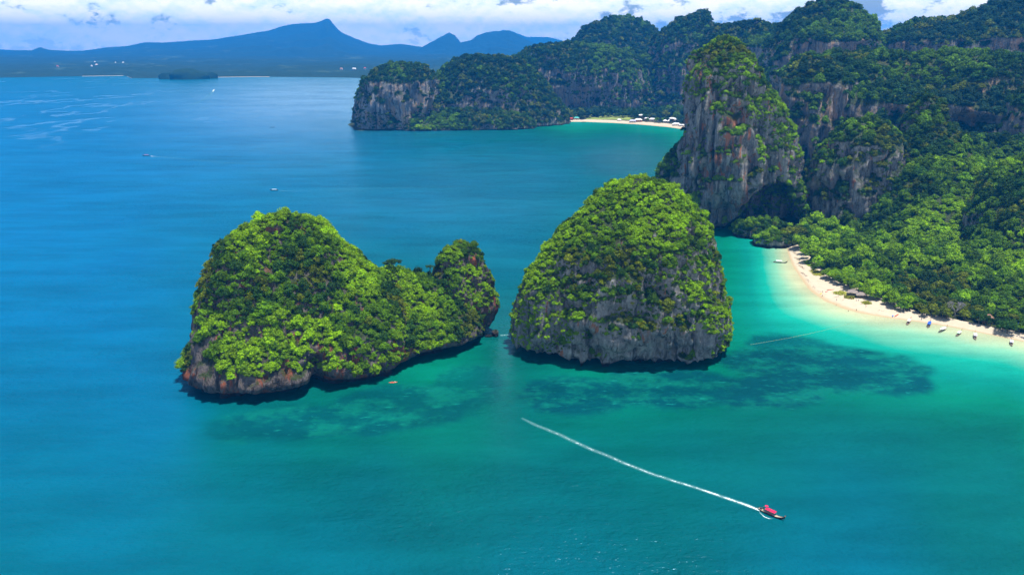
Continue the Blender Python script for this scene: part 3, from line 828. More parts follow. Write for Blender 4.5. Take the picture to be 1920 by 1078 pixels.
def bare4(p, n):
    a, b = cliffL.local(p)
    return 0.5 * (b < -10) * (p[:, 2] < cliffL.top - 12) * (a < 30)
veg('hills', [cliffL], 3.7, 2.9, (0.04, 0.34, 0.38, 0.22, 0.02), 'jungle', 261, thr=0.08, nw=0.8, nscale=16, bare=bare4)
veg('hills', [jung], 4.6, 4.0, (0.18, 0.40, 0.30, 0.09, 0.03), 'jungle', 262, thr=-0.2, nw=0.45, patch=60)
veg('hills', [jung2], 4.6, 4.0, (0.22, 0.40, 0.28, 0.09, 0.01), 'jungle', 263, thr=-0.15, nw=0.6, patch=60)
veg('hills', [jung3], 5.4, 4.5, (0.0, 0.32, 0.42, 0.12, 0.14), 'jungle', 264, thr=-0.2, nw=0.35, patch=60)
veg('hills', [nose, nose2], 3.4, 3.0, (0.30, 0.44, 0.16, 0.10, 0), 'shore', 265, thr=0.25, nw=0.4, zmin=2.5)
def band(lo, hi, amt, seed, w=10, nz=0.35):
    def f(p, n):
        j = 12 * fbm(p[:, 0] / 60, p[:, 1] / 60, p[:, 2] / 60, seed, 2)
        z = p[:, 2] + j
        return amt * sstep(z, lo - w, lo + w) * (1 - sstep(z, hi - w, hi + w)) * sstep(fbm(p[:, 0] / 90, p[:, 1] / 90, 0 * z, seed + 3, 2), -nz, -nz + 0.3) * (1 - sstep(n[:, 2], 0.42, 0.68))
    return f
veg('massif', [wall], 6.2, 5.1, (0.0, 0.26, 0.48, 0.10, 0.16), 'far', 271, thr=0.10, nw=0.45, zmin=10, patch=90, bare=band(55, 112, 0.9, 301))
veg('massif', [buttr, darkc], 6.2, 4.9, (0.0, 0.26, 0.48, 0.10, 0.16), 'far', 275, thr=0.16, nw=0.5, zmin=10, patch=90, bare=band(70, 140, 0.7, 302, nz=0.6))
veg('massif', [back1, back2, back3], 7.8, 6.2, (0.0, 0.18, 0.48, 0.08, 0.26), 'far', 281, thr=0.05, nw=0.45, zmin=20, patch=120, bare=band(150, 205, 0.9, 303))
veg('massif', [back4, back5], 8.2, 6.6, (0.0, 0.18, 0.48, 0.08, 0.26), 'far', 285, thr=0.0, nw=0.5, zmin=20, patch=120, bare=band(150, 200, 0.6, 304, nz=0))
veg('head', [head1], 5.6, 4.5, (0.0, 0.24, 0.50, 0.10, 0.16), 'headland', 291, thr=-0.02, nw=0.7, nscale=14, zmin=5, patch=90, bare=band(45, 112, 0.6, 305, nz=0.1))
veg('head', [head2, head4], 6.8, 5.5, (0.0, 0.24, 0.50, 0.08, 0.18), 'headland', 292, thr=0.0, nw=0.6, zmin=8, patch=90)
veg('head', [head3], 6.8, 5.5, (0.0, 0.24, 0.50, 0.08, 0.18), 'headland', 294, thr=0.06, nw=0.6, nscale=16, zmin=8, patch=90, bare=band(25, 115, 0.8, 306, nz=0.15))
veg('head', [skirt], 5.6, 4.7, (0.02, 0.36, 0.44, 0.12, 0.06), 'headland', 297, thr=-0.2, nw=0.3, zmin=3, patch=90)

AVOID = []
BEACH_HUTS = [((1598, 552), 4.0), ((1614, 557), 4.0)]
WOOD_HUTS = [((1850, 601), 2.6), ((1873, 597), 2.2), ((1910, 592), 3.2)]
BARE_TREE = (1790, 592)
for q_, r_ in BEACH_HUTS + WOOD_HUTS + [(BARE_TREE, 4.5)]:
    p_ = G(*q_, 4.0); AVOID.append((p_[0], p_[1], r_))
def scatter_land(x0, x1, y0, y1, spacing, dmin, seed, keepf=None):
    g = np.random.default_rng(seed)
    xs = np.arange(x0, x1, spacing); ys = np.arange(y0, y1, spacing)
    X, Y = np.meshgrid(xs, ys); P = np.column_stack([X.ravel(), Y.ravel()]) + (g.random((X.size, 2)) - 0.5) * spacing * 0.95
    z, sd = land_z(P)
    for ax, ay, ar in AVOID: z = np.where((P[:, 0] - ax) ** 2 + (P[:, 1] - ay) ** 2 < ar * ar, -9, z)
    k = (z > -5) & (sd > dmin + 2 * fbm(P[:, 0] / 9, P[:, 1] / 9, 0 * z, seed, 2))
    if keepf is not None: k &= keepf(P)
    P3 = np.column_stack([P, z])[k]
    for key in ('hills', 'tower', 'massif', 'head'):
        for l in LUMPS[key]:
            if len(P3): P3 = P3[~l.inside(P3 + np.array([0, 0, 3.0]))]
    nn = np.tile([0, 0, 1.0], (len(P3), 1))
    return P3, nn
p, n = scatter_land(180, 620, 440, 640, 5.2, -1.5, 301); PL.add(p, n, 4.5, (0.40, 0.40, 0.12, 0.08, 0), 'shore', 301, lift=0.75, sigma=0.25, patch=35)
p, n = scatter_land(180, 700, 640, 1000, 5.5, -1.0, 302); PL.add(p, n, 4.5, (0.32, 0.44, 0.16, 0.08, 0), 'shore', 302, lift=0.8, patch=45)
p, n = scatter_land(300, 1100, 1000, 1500, 9.5, 3, 303); PL.add(p, n, 7.0, (0, 0.34, 0.46, 0.10, 0.10), 'far', 303, lift=0.6, patch=80)
def not_field(P):
    px, py, _ = project(np.column_stack([P, 0 * P[:, 0]]))
    D = np.hypot(P[:, 0], P[:, 1])
    return ~((px > 1095) & (px < 1188) & (D < 2120)) & ~((px > 1170) & (px < 1300) & (D < 2075) & (np.random.default_rng(3).random(len(px)) < 0.75))
p, n = scatter_land(-420, 1000, 1780, 2400, 9.0, 4, 304, not_field); PL.add(p, n, 6.2, (0, 0.25, 0.35, 0.10, 0.30), 'headland', 304, lift=0.7, patch=80)

T, REG = PL.table()
# the 300 crowns that show largest become trees of their own
px, py, dep = project(T[:, :3] + np.array([0, 0, 2.0]))
view = CAMP - T[:, :3]; view /= np.linalg.norm(view, axis=1, keepdims=True)
facing = (view * T[:, 10:13]).sum(1)
big = T[:, 3] / dep * 900
ok = (px > 5) & (px < 1915) & (py > 5) & (facing > 0.28) & np.isin(REG, ['left', 'middle', 'shore'])
quota = {'left': 125, 'middle': 75, 'shore': 98}
own = []
for rg, q in quota.items():
    i = np.where(ok & (REG == rg))[0]; own += i[np.argsort(-big[i])][:q].tolist()
own = np.array(own)
ADJ = ['lime green', 'mid green', 'deep green', 'olive green', 'bluish green']
WHERE = {'left': ('on the dome and saddle of the larger islet', 'trees on the larger islet'),
         'middle': ('on the cone shaped islet', 'trees on the cone shaped islet'),
         'shore': ('in the jungle behind the near beach', 'trees behind the near beach')}
protos = {}
for i in own:
    r = T[i]; sp, kd = int(r[5]), int(r[6]); rg = REG[i]
    t = empty('tree', r[:3]); t.rotation_euler = (r[8], r[9], r[7]); t.scale = (r[3], r[3], r[4])
    w, grp = WHERE[rg]
    tag(t, f'{ADJ[sp]} leafy tree {w}', 'tree', f'{ADJ[sp]} {grp}')
    cobj = bpy.data.objects.new('crown', CROWN[(sp, kd)]); col.objects.link(cobj); cobj.parent = t
    tobj = bpy.data.objects.new('trunk', (TRUNK if rg == 'shore' else TRUNK_LOW)[kd]); col.objects.link(tobj); tobj.parent = t
rest = np.ones(len(T), bool); rest[own] = False
FL = {'left': 'tree cover of the larger islet between its larger trees', 'middle': 'tree cover of the cone shaped islet between its larger trees',
      'tower': 'scrub and trees on the tall limestone tower', 'jungle': 'dark jungle on the hills behind the near beach',
      'shore': 'bright jungle on the flat land behind the near beach', 'far': 'hazy forest on the massif behind the tower', 'headland': 'hazy forest on the headland across the bay'}
for rg, lab in FL.items():
    k = rest & (REG == rg)
    if k.any(): forest_object('forest', T[k], lab)
print('TREES', len(T), {r: int((REG == r).sum()) for r in FL})

# ================================================================= the sea
CTRL = [(-300, 400, 1), (0, 400, .99), (200, 600, .95), (100, 900, .84), (300, 1000, .78), (0, 200, 1), (300, 300, .97), (600, 200, .93), (600, 300, .89), (750, 450, .84),
        (0, 1070, .80), (600, 1070, .76), (900, 300, .80), (1100, 300, .76), (1000, 248, .70), (1200, 262, .62), (1250, 250, .58), (1150, 240, .60), (950, 500, .80), (940, 620, .66), (940, 720, .62),
        (600, 1000, .76), (960, 1000, .73), (1300, 1000, .70), (1800, 1000, .68), (1900, 1070, .69), (1900, 880, .66), (1600, 850, .71), (1300, 820, .66), (1100, 850, .68), (700, 900, .72), (500, 860, .72),
        (760, 720, .50), (850, 690, .48), (900, 760, .57), (600, 790, .60), (420, 800, .68), (330, 760, .90), (1100, 720, .50), (1300, 700, .49), (1400, 640, .45), (1390, 520, .44),
        (1370, 470, .47), (1350, 445, .5), (1410, 500, .36), (1430, 480, .24), (1450, 490, .15), (1440, 540, .20), (1480, 520, .085), (1500, 560, .11), (1530, 580, .11), (1440, 590, .27), (1500, 615, .29),
        (1600, 600, .12), (1600, 640, .29), (1700, 645, .20), (1800, 665, .22), (1900, 690, .24), (1750, 700, .38), (1850, 760, .50), (1900, 740, .45), (1500, 690, .48), (1650, 720, .46), (1700, 790, .62), (1420, 570, .36)] + \
       [(1476, 466, .03), (1487, 500, .03), (1512, 537, .03), (1548, 565, .03), (1610, 587, .03), (1660, 598, .04), (1747, 611, .05), (1830, 627, .05), (1917, 645, .05), (2000, 664, .05), (2150, 700, .06),
        (1060, 229, .3), (1150, 231, .3), (1250, 240, .3)] + \
       [(1520, 560, .07), (1580, 588, .07), (1640, 604, .08), (1700, 622, .12), (1780, 637, .13), (1860, 652, .13)]
REEF = [(600, 790, 200, 32, .8), (760, 760, 150, 45, .8), (880, 720, 70, 45, .6), (480, 800, 110, 30, .5), (1080, 740, 110, 40, 1), (1250, 725, 150, 42, 1), (1420, 735, 140, 32, 1),
        (1560, 690, 190, 48, 1), (1650, 705, 95, 38, 1), (1480, 650, 90, 26, .8), (1455, 680, 120, 30, .9)]
SKY_SHEEN = [(640, 185, 300, 60, 1.25), (860, 330, 280, 110, 0.45), (948, 680, 40, 110, .75), (1180, 300, 120, 40, .8)]
def wq(P):
    D = np.hypot(P[:, 0], P[:, 1]); return np.column_stack([P[:, 0] / np.maximum(P[:, 1] * CP + CAMH * SP, 30), 0.30 * np.log(D)])
def build_sea():
    rr = np.exp(np.linspace(math.log(60), math.log(15200), 420)); aa = np.radians(np.linspace(-62, 62, 460))
    Rr, A = np.meshgrid(rr, aa, indexing='ij')
    P = np.column_stack([(Rr * np.sin(A)).ravel(), (Rr * np.cos(A)).ravel()])
    q = wq(P); cp = np.array([G(x, y)[:2] for x, y, _ in CTRL]); cq = wq(cp); ct = np.array([t for *_, t in CTRL])
    # smooth depth chart; green by the islets also paints in their reflections
    dm = np.sqrt(((cq[:, None] - cq[None]) ** 2).sum(-1) + 4e-4); nq = len(cq)
    Pm = np.column_stack([np.ones(nq), cq])
    K = np.block([[dm - 0.012 * np.eye(nq), Pm], [Pm.T, np.zeros((3, 3))]])
    sol = np.linalg.solve(K, np.concatenate([ct, np.zeros(3)]))
    d = np.column_stack([np.ones(len(P)), q]) @ sol[nq:]
    for c, w in zip(cq, sol[:nq]): d = d + w * np.sqrt(((q - c) ** 2).sum(1) + 4e-4)
    d = np.clip(d, 0.02, 1)
    reef = np.zeros(len(P))
    for x, y, a, b, s in REEF:
        ctr = G(x, y)[:2]; ex = abs(G(x + a, y)[0] - ctr[0]); ey = abs(G(x, y - b)[1] - G(x, y + b)[1]) / 2
        rad = ((P[:, 0] - ctr[0]) / ex) ** 2 + ((P[:, 1] - ctr[1]) / ey) ** 2
        reef = np.maximum(reef, s * (1 - sstep(np.sqrt(rad) + 0.14 * fbm(P[:, 0] / 14, P[:, 1] / 14, 0 * P[:, 0], 66, 3), 0.82, 1.04)))
    sky_sheen = np.zeros(len(P))                                   # reflectance raised by hand to paint in pale sky reflections
    for x, y, a, b_, s in SKY_SHEEN:
        ctr = wq(G(x, y)[None, :2])[0]; ex = a / FPX; ey = abs(wq(G(x, y - b_)[None, :2])[0][1] - wq(G(x, y + b_)[None, :2])[0][1]) / 2
        sky_sheen = np.maximum(sky_sheen, s * np.exp(-((q[:, 0] - ctr[0]) / ex) ** 2 - ((q[:, 1] - ctr[1]) / ey) ** 2))
    # a lighter fringe where the water lies shallow against the rocks and sand
    N_ = len(aa); i = np.arange(len(rr) - 1)[:, None]; j = np.arange(N_ - 1)[None]
    qd = np.stack([i * N_ + j, i * N_ + j + 1, (i + 1) * N_ + j + 1, (i + 1) * N_ + j], -1).reshape(-1, 4)[:, ::-1]
    V = np.column_stack([P, np.zeros(len(P))])
    me = mesh_np('sea', V, qd, True, {'depth': d, 'reef': reef, 'sky_sheen': sky_sheen})
    m = bpy.data.materials.new('sea_water'); m.use_nodes = True
    t = m.node_tree; N = NT(t); b = t.nodes['Principled BSDF']
    geo = N.n('ShaderNodeNewGeometry'); W = geo.outputs['Position']
    da = N.n('ShaderNodeAttribute', attribute_name='depth').outputs['Fac']
    ra = N.n('ShaderNodeAttribute', attribute_name='reef').outputs['Fac']
    wob = N.noise(W, 0.012, 4, 0.55)
    dn = N.math('ADD', da, N.math('MULTIPLY', N.math('SUBTRACT', wob, 0.5), 0.10))
    colr = N.ramp(dn, [(0.0, (0.46, 0.37, 0.22)), (0.07, (0.38, 0.43, 0.26)), (0.14, (0.16, 0.40, 0.26)), (0.24, (0.006, 0.29, 0.21)), (0.36, (0.002, 0.185, 0.145)),
                       (0.48, (0.001, 0.145, 0.090)), (0.60, (0.001, 0.096, 0.078)), (0.72, (0.001, 0.088, 0.104)), (0.84, (0.001, 0.098, 0.165)), (1.0, (0.001, 0.110, 0.262))])
    # coral and sand patches on the bottom, seen through the water
    r1 = N.noise(W, 0.045, 5, 0.62, mapping=(0.7, 1.0, 1)); r2 = N.noise(W, 0.17, 4, 0.6)
    rp = N.smooth(N.math('ADD', N.math('MULTIPLY', r1, 0.7), N.math('MULTIPLY', r2, 0.3)), 0.45, 0.62)
    reefc = N.mix(rp, (0.001, 0.052, 0.068), (0.003, 0.125, 0.098))
    colr = N.mix(N.math('MULTIPLY', ra, 0.94), colr, reefc)
    sand = N.smooth(N.math('MULTIPLY', N.noise(W, 0.22, 3, 0.6, mapping=(0.5, 1.3, 1)), 1.0), 0.60, 0.74)
    colr = N.mix(N.math('MULTIPLY', N.math('MULTIPLY', sand, ra), 0.5), colr, (0.01, 0.28, 0.22))
    lanes = N.noise(W, 0.035, 5, 0.62, mapping=(0.30, 1.0, 1), loc=(2, 5, 0))
    colr = N.mix(N.smooth(lanes, 0.30, 0.70), N.mix(0.24, colr, (0, 0, 0)), colr)
    # smooth slicks and rippled water
    sl = N.noise(W, 0.0022, 5, 0.6, mapping=(1.0, 0.55, 1), loc=(4, 9, 0))
    slick = N.math('MULTIPLY', N.smooth(N.math('ABSOLUTE', N.math('SUBTRACT', sl, 0.52)), 0.022, 0.002), N.smooth(N.noise(W, 0.0012, 3, 0.5), 0.40, 0.62))
    far_ = N.smooth(N.n('ShaderNodeVectorMath', operation='LENGTH', ins={0: W}).outputs['Value'], 900, 1800)
    slick = N.math('MULTIPLY', slick, far_)
    rough = N.math('SUBTRACT', 0.20, N.math('MULTIPLY', slick, 0.08))
    ca = N.n('ShaderNodeAttribute', attribute_name='sky_sheen').outputs['Fac']
    refl = N.math('MAXIMUM', N.math('MULTIPLY', slick, 0.6), ca)
    w1 = N.noise(W, 0.42, 3, 0.6, mapping=(0.55, 1.0, 1)); w2 = N.noise(W, 0.10, 3, 0.6, mapping=(0.7, 1.0, 1)); w3 = N.noise(W, 1.3, 2, 0.6, mapping=(0.6, 1, 1))
    h = N.math('ADD', N.math('MULTIPLY', w1, 0.55), N.math('ADD', N.math('MULTIPLY', w2, 0.8), N.math('MULTIPLY', w3, 0.12)))
    gust = N.smooth(N.noise(W, 0.006, 4, 0.6, mapping=(0.5, 1, 1)), 0.35, 0.65)
    bp = N.n('ShaderNodeBump', ins={'Height': h, 'Distance': 2.5})
    N.link(N.math('MULTIPLY', N.math('MULTIPLY_ADD', gust, 0.45), N.math('SUBTRACT', 1.0, N.math('MULTIPLY', slick, 0.8))), bp.inputs['Strength'])
    bp.inputs['Strength'].links[0].from_node.inputs[0].links[0].from_node.inputs[2].default_value = 0.25
    # wave slopes cut the grazing mirror of open water; slicks and the painted sky sheen keep more of it
    t.nodes.remove(b)
    bp2 = N.n('ShaderNodeBump', ins={'Height': h, 'Distance': 9.0, 'Strength': bp.inputs['Strength'].links[0].from_socket})
    df = N.n('ShaderNodeBsdfDiffuse', ins={'Color': colr, 'Normal': bp2.outputs[0]})
    gl = N.n('ShaderNodeBsdfGlossy', ins={'Color': N.mix(refl, (0.36, 0.72, 1.0), (0.66, 0.90, 1.0)), 'Roughness': rough, 'Normal': bp.outputs[0]})
    fc = N.n('ShaderNodeLayerWeight', ins={0: 0.5, 'Normal': bp.outputs[0]}).outputs['Facing']
    fr = N.math('MULTIPLY', N.math('POWER', fc, 5.0), N.math('MULTIPLY_ADD', refl, 0.62)); fr.node.inputs[1].links[0].from_node.inputs[2].default_value = 0.12
    fr = N.math('ADD', fr, N.math('MULTIPLY_ADD', refl, 0.05)); fr.node.inputs[1].links[0].from_node.inputs[2].default_value = 0.022
    mx = N.n('ShaderNodeMixShader', ins={0: fr, 1: df.outputs[0], 2: gl.outputs[0]})
    N.link(mx.outputs[0], t.nodes['Material Output'].inputs[0])
    o = link('sea', me, m); tag(o, kind='structure')
build_sea()

# ================================================================= far coast and mountains
FARM = bpy.data.materials.new('far_forest'); FARM.use_nodes = True
def farm():
    N = NT(FARM.node_tree); b = FARM.node_tree.nodes['Principled BSDF']; geo = N.n('ShaderNodeNewGeometry'); P = geo.outputs['Position']
    f = N.noise(P, 0.012, 6, 0.7); g = N.noise(P, 0.0022, 4, 0.6)
    nz = N.n('ShaderNodeSeparateXYZ', ins={'Vector': geo.outputs['Normal']}).outputs[2]
    c = N.mix(f, (0.009, 0.022, 0.009), (0.024, 0.050, 0.018))
    c = N.mix(N.math('MULTIPLY', N.smooth(g, 0.57, 0.70), N.smooth(nz, 0.985, 0.999)), c, (0.050, 0.085, 0.045))
    c = N.mix(N.math('MULTIPLY', N.math('SUBTRACT', 1.0, N.smooth(nz, 0.30, 0.55)), N.smooth(f, 0.42, 0.6)), c, (0.38, 0.32, 0.28))
    N.link(c, b.inputs['Base Color']); b.inputs['Roughness'].default_value = 0.95; b.inputs['Specular IOR Level'].default_value = 0.05
    bp = N.n('ShaderNodeBump', ins={'Height': f, 'Strength': 0.8, 'Distance': 14.0}); N.link(bp.outputs[0], b.inputs['Normal'])
farm()
def crest(name, D, pts, wf, wb, seed, label, base=2.0, rough=0.10, sharp=1.0, n=900, k=46):
    """a mountain range: crest heights by bearing, falling away to both sides"""
    xs = np.array([p[0] for p in pts], float); C = np.array([GD(x, D)[:2] for x in xs]); zs = []
    for (x, y), c_ in zip(pts, C):
        d = ray(x, y); zs.append(CAMH + d[2] * (c_[1] / d[1]))
    X = np.interp(np.linspace(xs[0], xs[-1], n), xs, np.arange(len(xs)))
    cx = np.interp(X, np.arange(len(xs)), C[:, 0]); cy = np.interp(X, np.arange(len(xs)), C[:, 1]); cz = np.interp(X, np.arange(len(xs)), np.array(zs))
    ker = np.hanning(7); ker /= ker.sum(); cz = np.convolve(np.pad(cz, 3, 'edge'), ker, 'valid')
    t = np.concatenate([-np.linspace(1, 0, k) ** 1.2, np.linspace(0, 1, k // 2)[1:] ** 1.2])
    tt, jj = np.meshgrid(t, np.arange(n), indexing='ij')
    w = np.where(tt < 0, wf, wb); dirx = cx[jj] / np.hypot(cx[jj], cy[jj]); diry = cy[jj] / np.hypot(cx[jj], cy[jj])
    x = cx[jj] + dirx * w * tt; y = cy[jj] + diry * w * tt
    sh = (1 - np.abs(tt)) ** 1.5 * (1 - 0.0)
    z = base + (cz[jj] - base) * sh
    nz = fbm(x / 600, y / 600, 0 * x, seed, 5, 0.55)
    rid = 1 - 2 * np.abs(fbm(x / 1000, y / 1300, 0 * x, seed + 5, 4))
    z = z + (cz[jj] - base).clip(0) * (rough * 1.6 * nz + rough * 1.2 * (rid - 0.5)) * np.clip(np.abs(tt) * 5, 0.22, 1) * np.clip((1 - np.abs(tt)) * 6, 0, 1)
    z = np.maximum(z, base - 3)
    m = len(t); i = np.arange(m - 1)[:, None]; j = np.arange(n - 1)[None]
    q = np.stack([i * n + j, i * n + j + 1, (i + 1) * n + j + 1, (i + 1) * n + j], -1).reshape(-1, 4)
    o = link(name, mesh_np(name, np.stack([x, y, z], -1).reshape(-1, 3), q), FARM)
    return tag(o, label, 'mountain', kind='structure')
crest('mountain', 15500, [(-500, 112), (-200, 112), (0, 111), (25, 104), (60, 98), (105, 95), (135, 95), (150, 89), (165, 94), (215, 97), (262, 90), (300, 87), (332, 80), (360, 80), (420, 76), (450, 74), (495, 66),
                          (540, 59), (565, 51), (590, 46), (620, 45), (634, 42), (643, 36), (650, 36), (656, 47), (668, 61), (690, 72), (715, 82), (735, 86), (770, 83), (790, 86), (830, 92), (900, 100), (1100, 108)], 5600, 3500, 5, 'long far mountain with a pointed peak', rough=0.13)
crest('mountain', 14000, [(770, 118), (800, 92), (822, 80), (838, 70), (852, 62), (862, 66), (872, 80), (890, 76), (900, 68), (915, 63), (930, 60), (955, 58), (975, 70), (1000, 84), (1040, 96), (1100, 110)], 2400, 2000, 6, 'blue crags right of the pointed peak', rough=0.20)
crest('mountain', 19000, [(820, 100), (880, 84), (920, 72), (945, 57), (962, 60), (985, 70), (1000, 70), (1022, 70), (1028, 72), (1050, 78), (1100, 90), (1250, 105)], 2200, 1200, 7, 'palest ridge beyond the crags', rough=0.08)
crest('mountain', 20500, [(-500, 97), (-100, 97), (0, 93), (20, 91), (45, 92), (60, 90), (80, 93), (110, 95), (160, 95), (300, 98), (500, 103)], 1400, 1200, 8, 'palest far ridge behind the long mountain', rough=0.06)
def far_land():
    xs = np.linspace(-900, 1150, 300); ys = np.linspace(0, 1, 60) ** 1.5
    fl = lambda px: np.interp(px, [-900, 0, 290, 300, 400, 410, 520, 640, 700, 1150], [5450, 5450, 5400, 5000, 4900, 4960, 4950, 4780, 4650, 4600])
    V = []
    for t in ys:
        D = fl(xs) * (1 - t) + 12200 * t
        P = np.array([GD(x, d)[:2] for x, d in zip(xs, D)])
        z = 0.5 + 26 * np.clip(t * 14, 0, 1) * (0.5 + 0.5 * fbm(P[:, 0] / 60, P[:, 1] / 60, 0 * D, 3, 3)) * (t > 0.001) + 26 * np.clip(fbm(P[:, 0] / 500, P[:, 1] / 500, 0 * D, 9, 3), -0.3, 1) * np.clip(t * 9, 0, 1) + t * 10
        V.append(np.column_stack([P, z]))
    V = np.array(V); n = len(xs); i = np.arange(len(ys) - 1)[:, None]; j = np.arange(n - 1)[None]
    q = np.stack([i * n + j, i * n + j + 1, (i + 1) * n + j + 1, (i + 1) * n + j], -1).reshape(-1, 4)
    o = link('far_coast', mesh_np('far_coast', V.reshape(-1, 3), q), FARM); tag(o, kind='structure')
    return fl
FAR_LINE = far_land()
def far_beach(x0, x1):
    n = 60; xs = np.linspace(x0, x1, n); V = []
    for dd, z in ((-8, -0.2), (0, 0.6), (5, 1.2)):
        V.append([(*GD(x, FAR_LINE(x) + dd)[:2], z) for x in xs])
    V = np.array(V); i = np.arange(2)[:, None]; j = np.arange(n - 1)[None]
    q = np.stack([i * n + j, i * n + j + 1, (i + 1) * n + j + 1, (i + 1) * n + j], -1).reshape(-1, 4)
    tag(link('far_beach', mesh_np('far_beach', V.reshape(-1, 3), q), SAND), kind='structure')
far_beach(412, 540)
far_beach(215, 300)
# low wooded islet before the far shore
c = GD(350, 4750)[:2]
islet = Lump(c, view_ang(c), [(318, 141), (326, 132), (340, 129), (352, 128)], [(352, 128), (366, 130), (380, 134), (392, 141)], [(0, 60), (0.6, 45), (1, 5)], [(0, 60), (1, 5)], seed=81, ds=7, amp=5, flute=1, size=2, th=0, tw=0, p=2)
spit = Lump(GD(332, 4800)[:2], view_ang(c), [(296, 142), (304, 137), (330, 136)], [(330, 136), (400, 136), (408, 140)], [(0, 30), (1, 5)], [(0, 30), (1, 5)], seed=82, ds=7, amp=2, flute=0.5, size=2, th=0, tw=0, p=2)
isl3 = join_lumps('wooded_islet', [islet, spit], simple('islet_scrub', (0.016, 0.036, 0.012), 0.95, 0.05, 0.4, 0.05))
tag(isl3, 'tiny dark wooded islet lying before the far shore', 'island')

# ================================================================= the air
def haze():
    bm = bmesh.new(); bmesh.ops.create_cube(bm, size=1.0); me = bpy.data.meshes.new('haze'); bm.to_mesh(me); bm.free()
    m = bpy.data.materials.new('haze_air'); m.use_nodes = True; t = m.node_tree; t.nodes.clear(); N = NT(t)
    v = N.n('ShaderNodeVolumePrincipled', ins={'Color': (0.015, 0.32, 1.0, 1), 'Density': HAZE, 'Anisotropy': 0.0})
    o = N.n('ShaderNodeOutputMaterial'); N.link(v.outputs[0], o.inputs['Volume'])
    ob = link('haze', me, m); ob.scale = (52000, 26000, 680); ob.location = (0, 11000, 330)
    tag(ob, kind='stuff')
HAZE = 7.5e-5
haze()

# ================================================================= boats
M_HULL = simple('dark_wood', (0.055, 0.040, 0.032), 0.6, 0.3, 0.3)
M_RED_WOOD = simple('red_brown_wood', (0.22, 0.065, 0.045), 0.6, 0.3, 0.2)
M_GREEN_WOOD = simple('green_painted_wood', (0.08, 0.13, 0.10), 0.5, 0.3, 0.2)
M_BROWN_WOOD = simple('brown_wood', (0.16, 0.10, 0.07), 0.6, 0.3, 0.2)
M_DECK = simple('pale_deck_boards', (0.42, 0.35, 0.26), 0.8, 0.2, 0.2)
M_STEEL = simple('engine_steel', (0.12, 0.12, 0.13), 0.4, 0.5, 0, metal=0.6)
M_PINK = simple('crimson_canvas', (0.70, 0.015, 0.075), 0.7, 0.2, 0.1)
M_WHITE = simple('white_canvas', (0.78, 0.78, 0.78), 0.7, 0.2, 0.05)
M_ROSE = simple('pale_pink_canvas', (0.74, 0.58, 0.54), 0.7, 0.2, 0.05)
M_BLUE = simple('blue_canvas', (0.02, 0.10, 0.55), 0.7, 0.2, 0.1)
M_MINT = simple('mint_canvas', (0.50, 0.76, 0.62), 0.7, 0.2, 0.05)
M_LILAC = simple('lilac_canvas', (0.58, 0.54, 0.72), 0.7, 0.2, 0.05)
M_SKIN = simple('skin', (0.36, 0.20, 0.13), 0.6, 0.3)
M_DARK = simple('dark_cloth', (0.02, 0.022, 0.035), 0.8, 0.1)
M_RIB = simple('ribbon_cloth', (0.75, 0.20, 0.05), 0.7, 0.1)

def hull_bits(L=12.0, Wd=1.9):
    st = np.linspace(-0.5, 0.5, 25); rings = []
    for s in st:
        x = s * L
        w = Wd / 2 * np.clip(1 - max(0, (s - 0.02) / 0.48) ** 2.1, 0.02, 1) * (1 - 0.38 * max(0, (-s - 0.22) / 0.28) ** 2)
        k = 0.20 * max(0, (s - 0.15) / 0.35) ** 2.4 * 6.0 + 0.25 * max(0, (-s - 0.3) / 0.2) ** 2
        g = 0.62 + 1.35 * max(0, (s - 0.10) / 0.40) ** 2.0 + 0.20 * max(0, (-s - 0.25) / 0.25) ** 2
        rings.append((x, w, -0.28 + k, g))
    h, d = MB(), MB(); n = len(rings)
    sec = lambda x, w, k, g: [(x, -w, g), (x, -w * 0.82, k * .5 + g * .35 - .05), (x, -w * 0.35, k), (x, w * 0.35, k), (x, w * 0.82, k * .5 + g * .35 - .05), (x, w, g), (x, w * .88, g), (x, w * .80, g - .14), (x, -w * .80, g - .14), (x, -w * .88, g)]
    vs = [v for r in rings for v in sec(*r)]; fs = []
    for i in range(n - 1):
        for j in range(10):
            if j == 7: continue
            a, b = i * 10 + j, i * 10 + (j + 1) % 10
            fs.append((a, a + 10, b + 10, b))
    fs.append(tuple(range(10))); fs.append(tuple((n - 1) * 10 + j for j in reversed(range(10))))
    h.add(vs, fs)
    x, w, k, g = rings[-1]                                           # tall raked stem post
    h.tube([(x - .35, 0, g - .5), (x + .12, 0, g + .25), (x + .55, 0, g + 1.15)], [.14, .11, .06], 6)
    for i in range(n - 1):
        (x0, w0, _, g0), (x1, w1, _, g1) = rings[i], rings[i + 1]
        d.add([(x0, -w0 * .80, g0 - .14), (x1, -w1 * .80, g1 - .14), (x1, w1 * .80, g1 - .14), (x0, w0 * .80, g0 - .14)], [(0, 1, 2, 3)])
    for xx in (-.18, -.05, .08, .2):
        d.box((xx * L, 0, .60), (.16, Wd * .36, .035))
    return h.mesh('hull'), d.mesh('deck'), (x, g)
HULL_ME, DECK_ME, (PX_, PG_) = hull_bits()
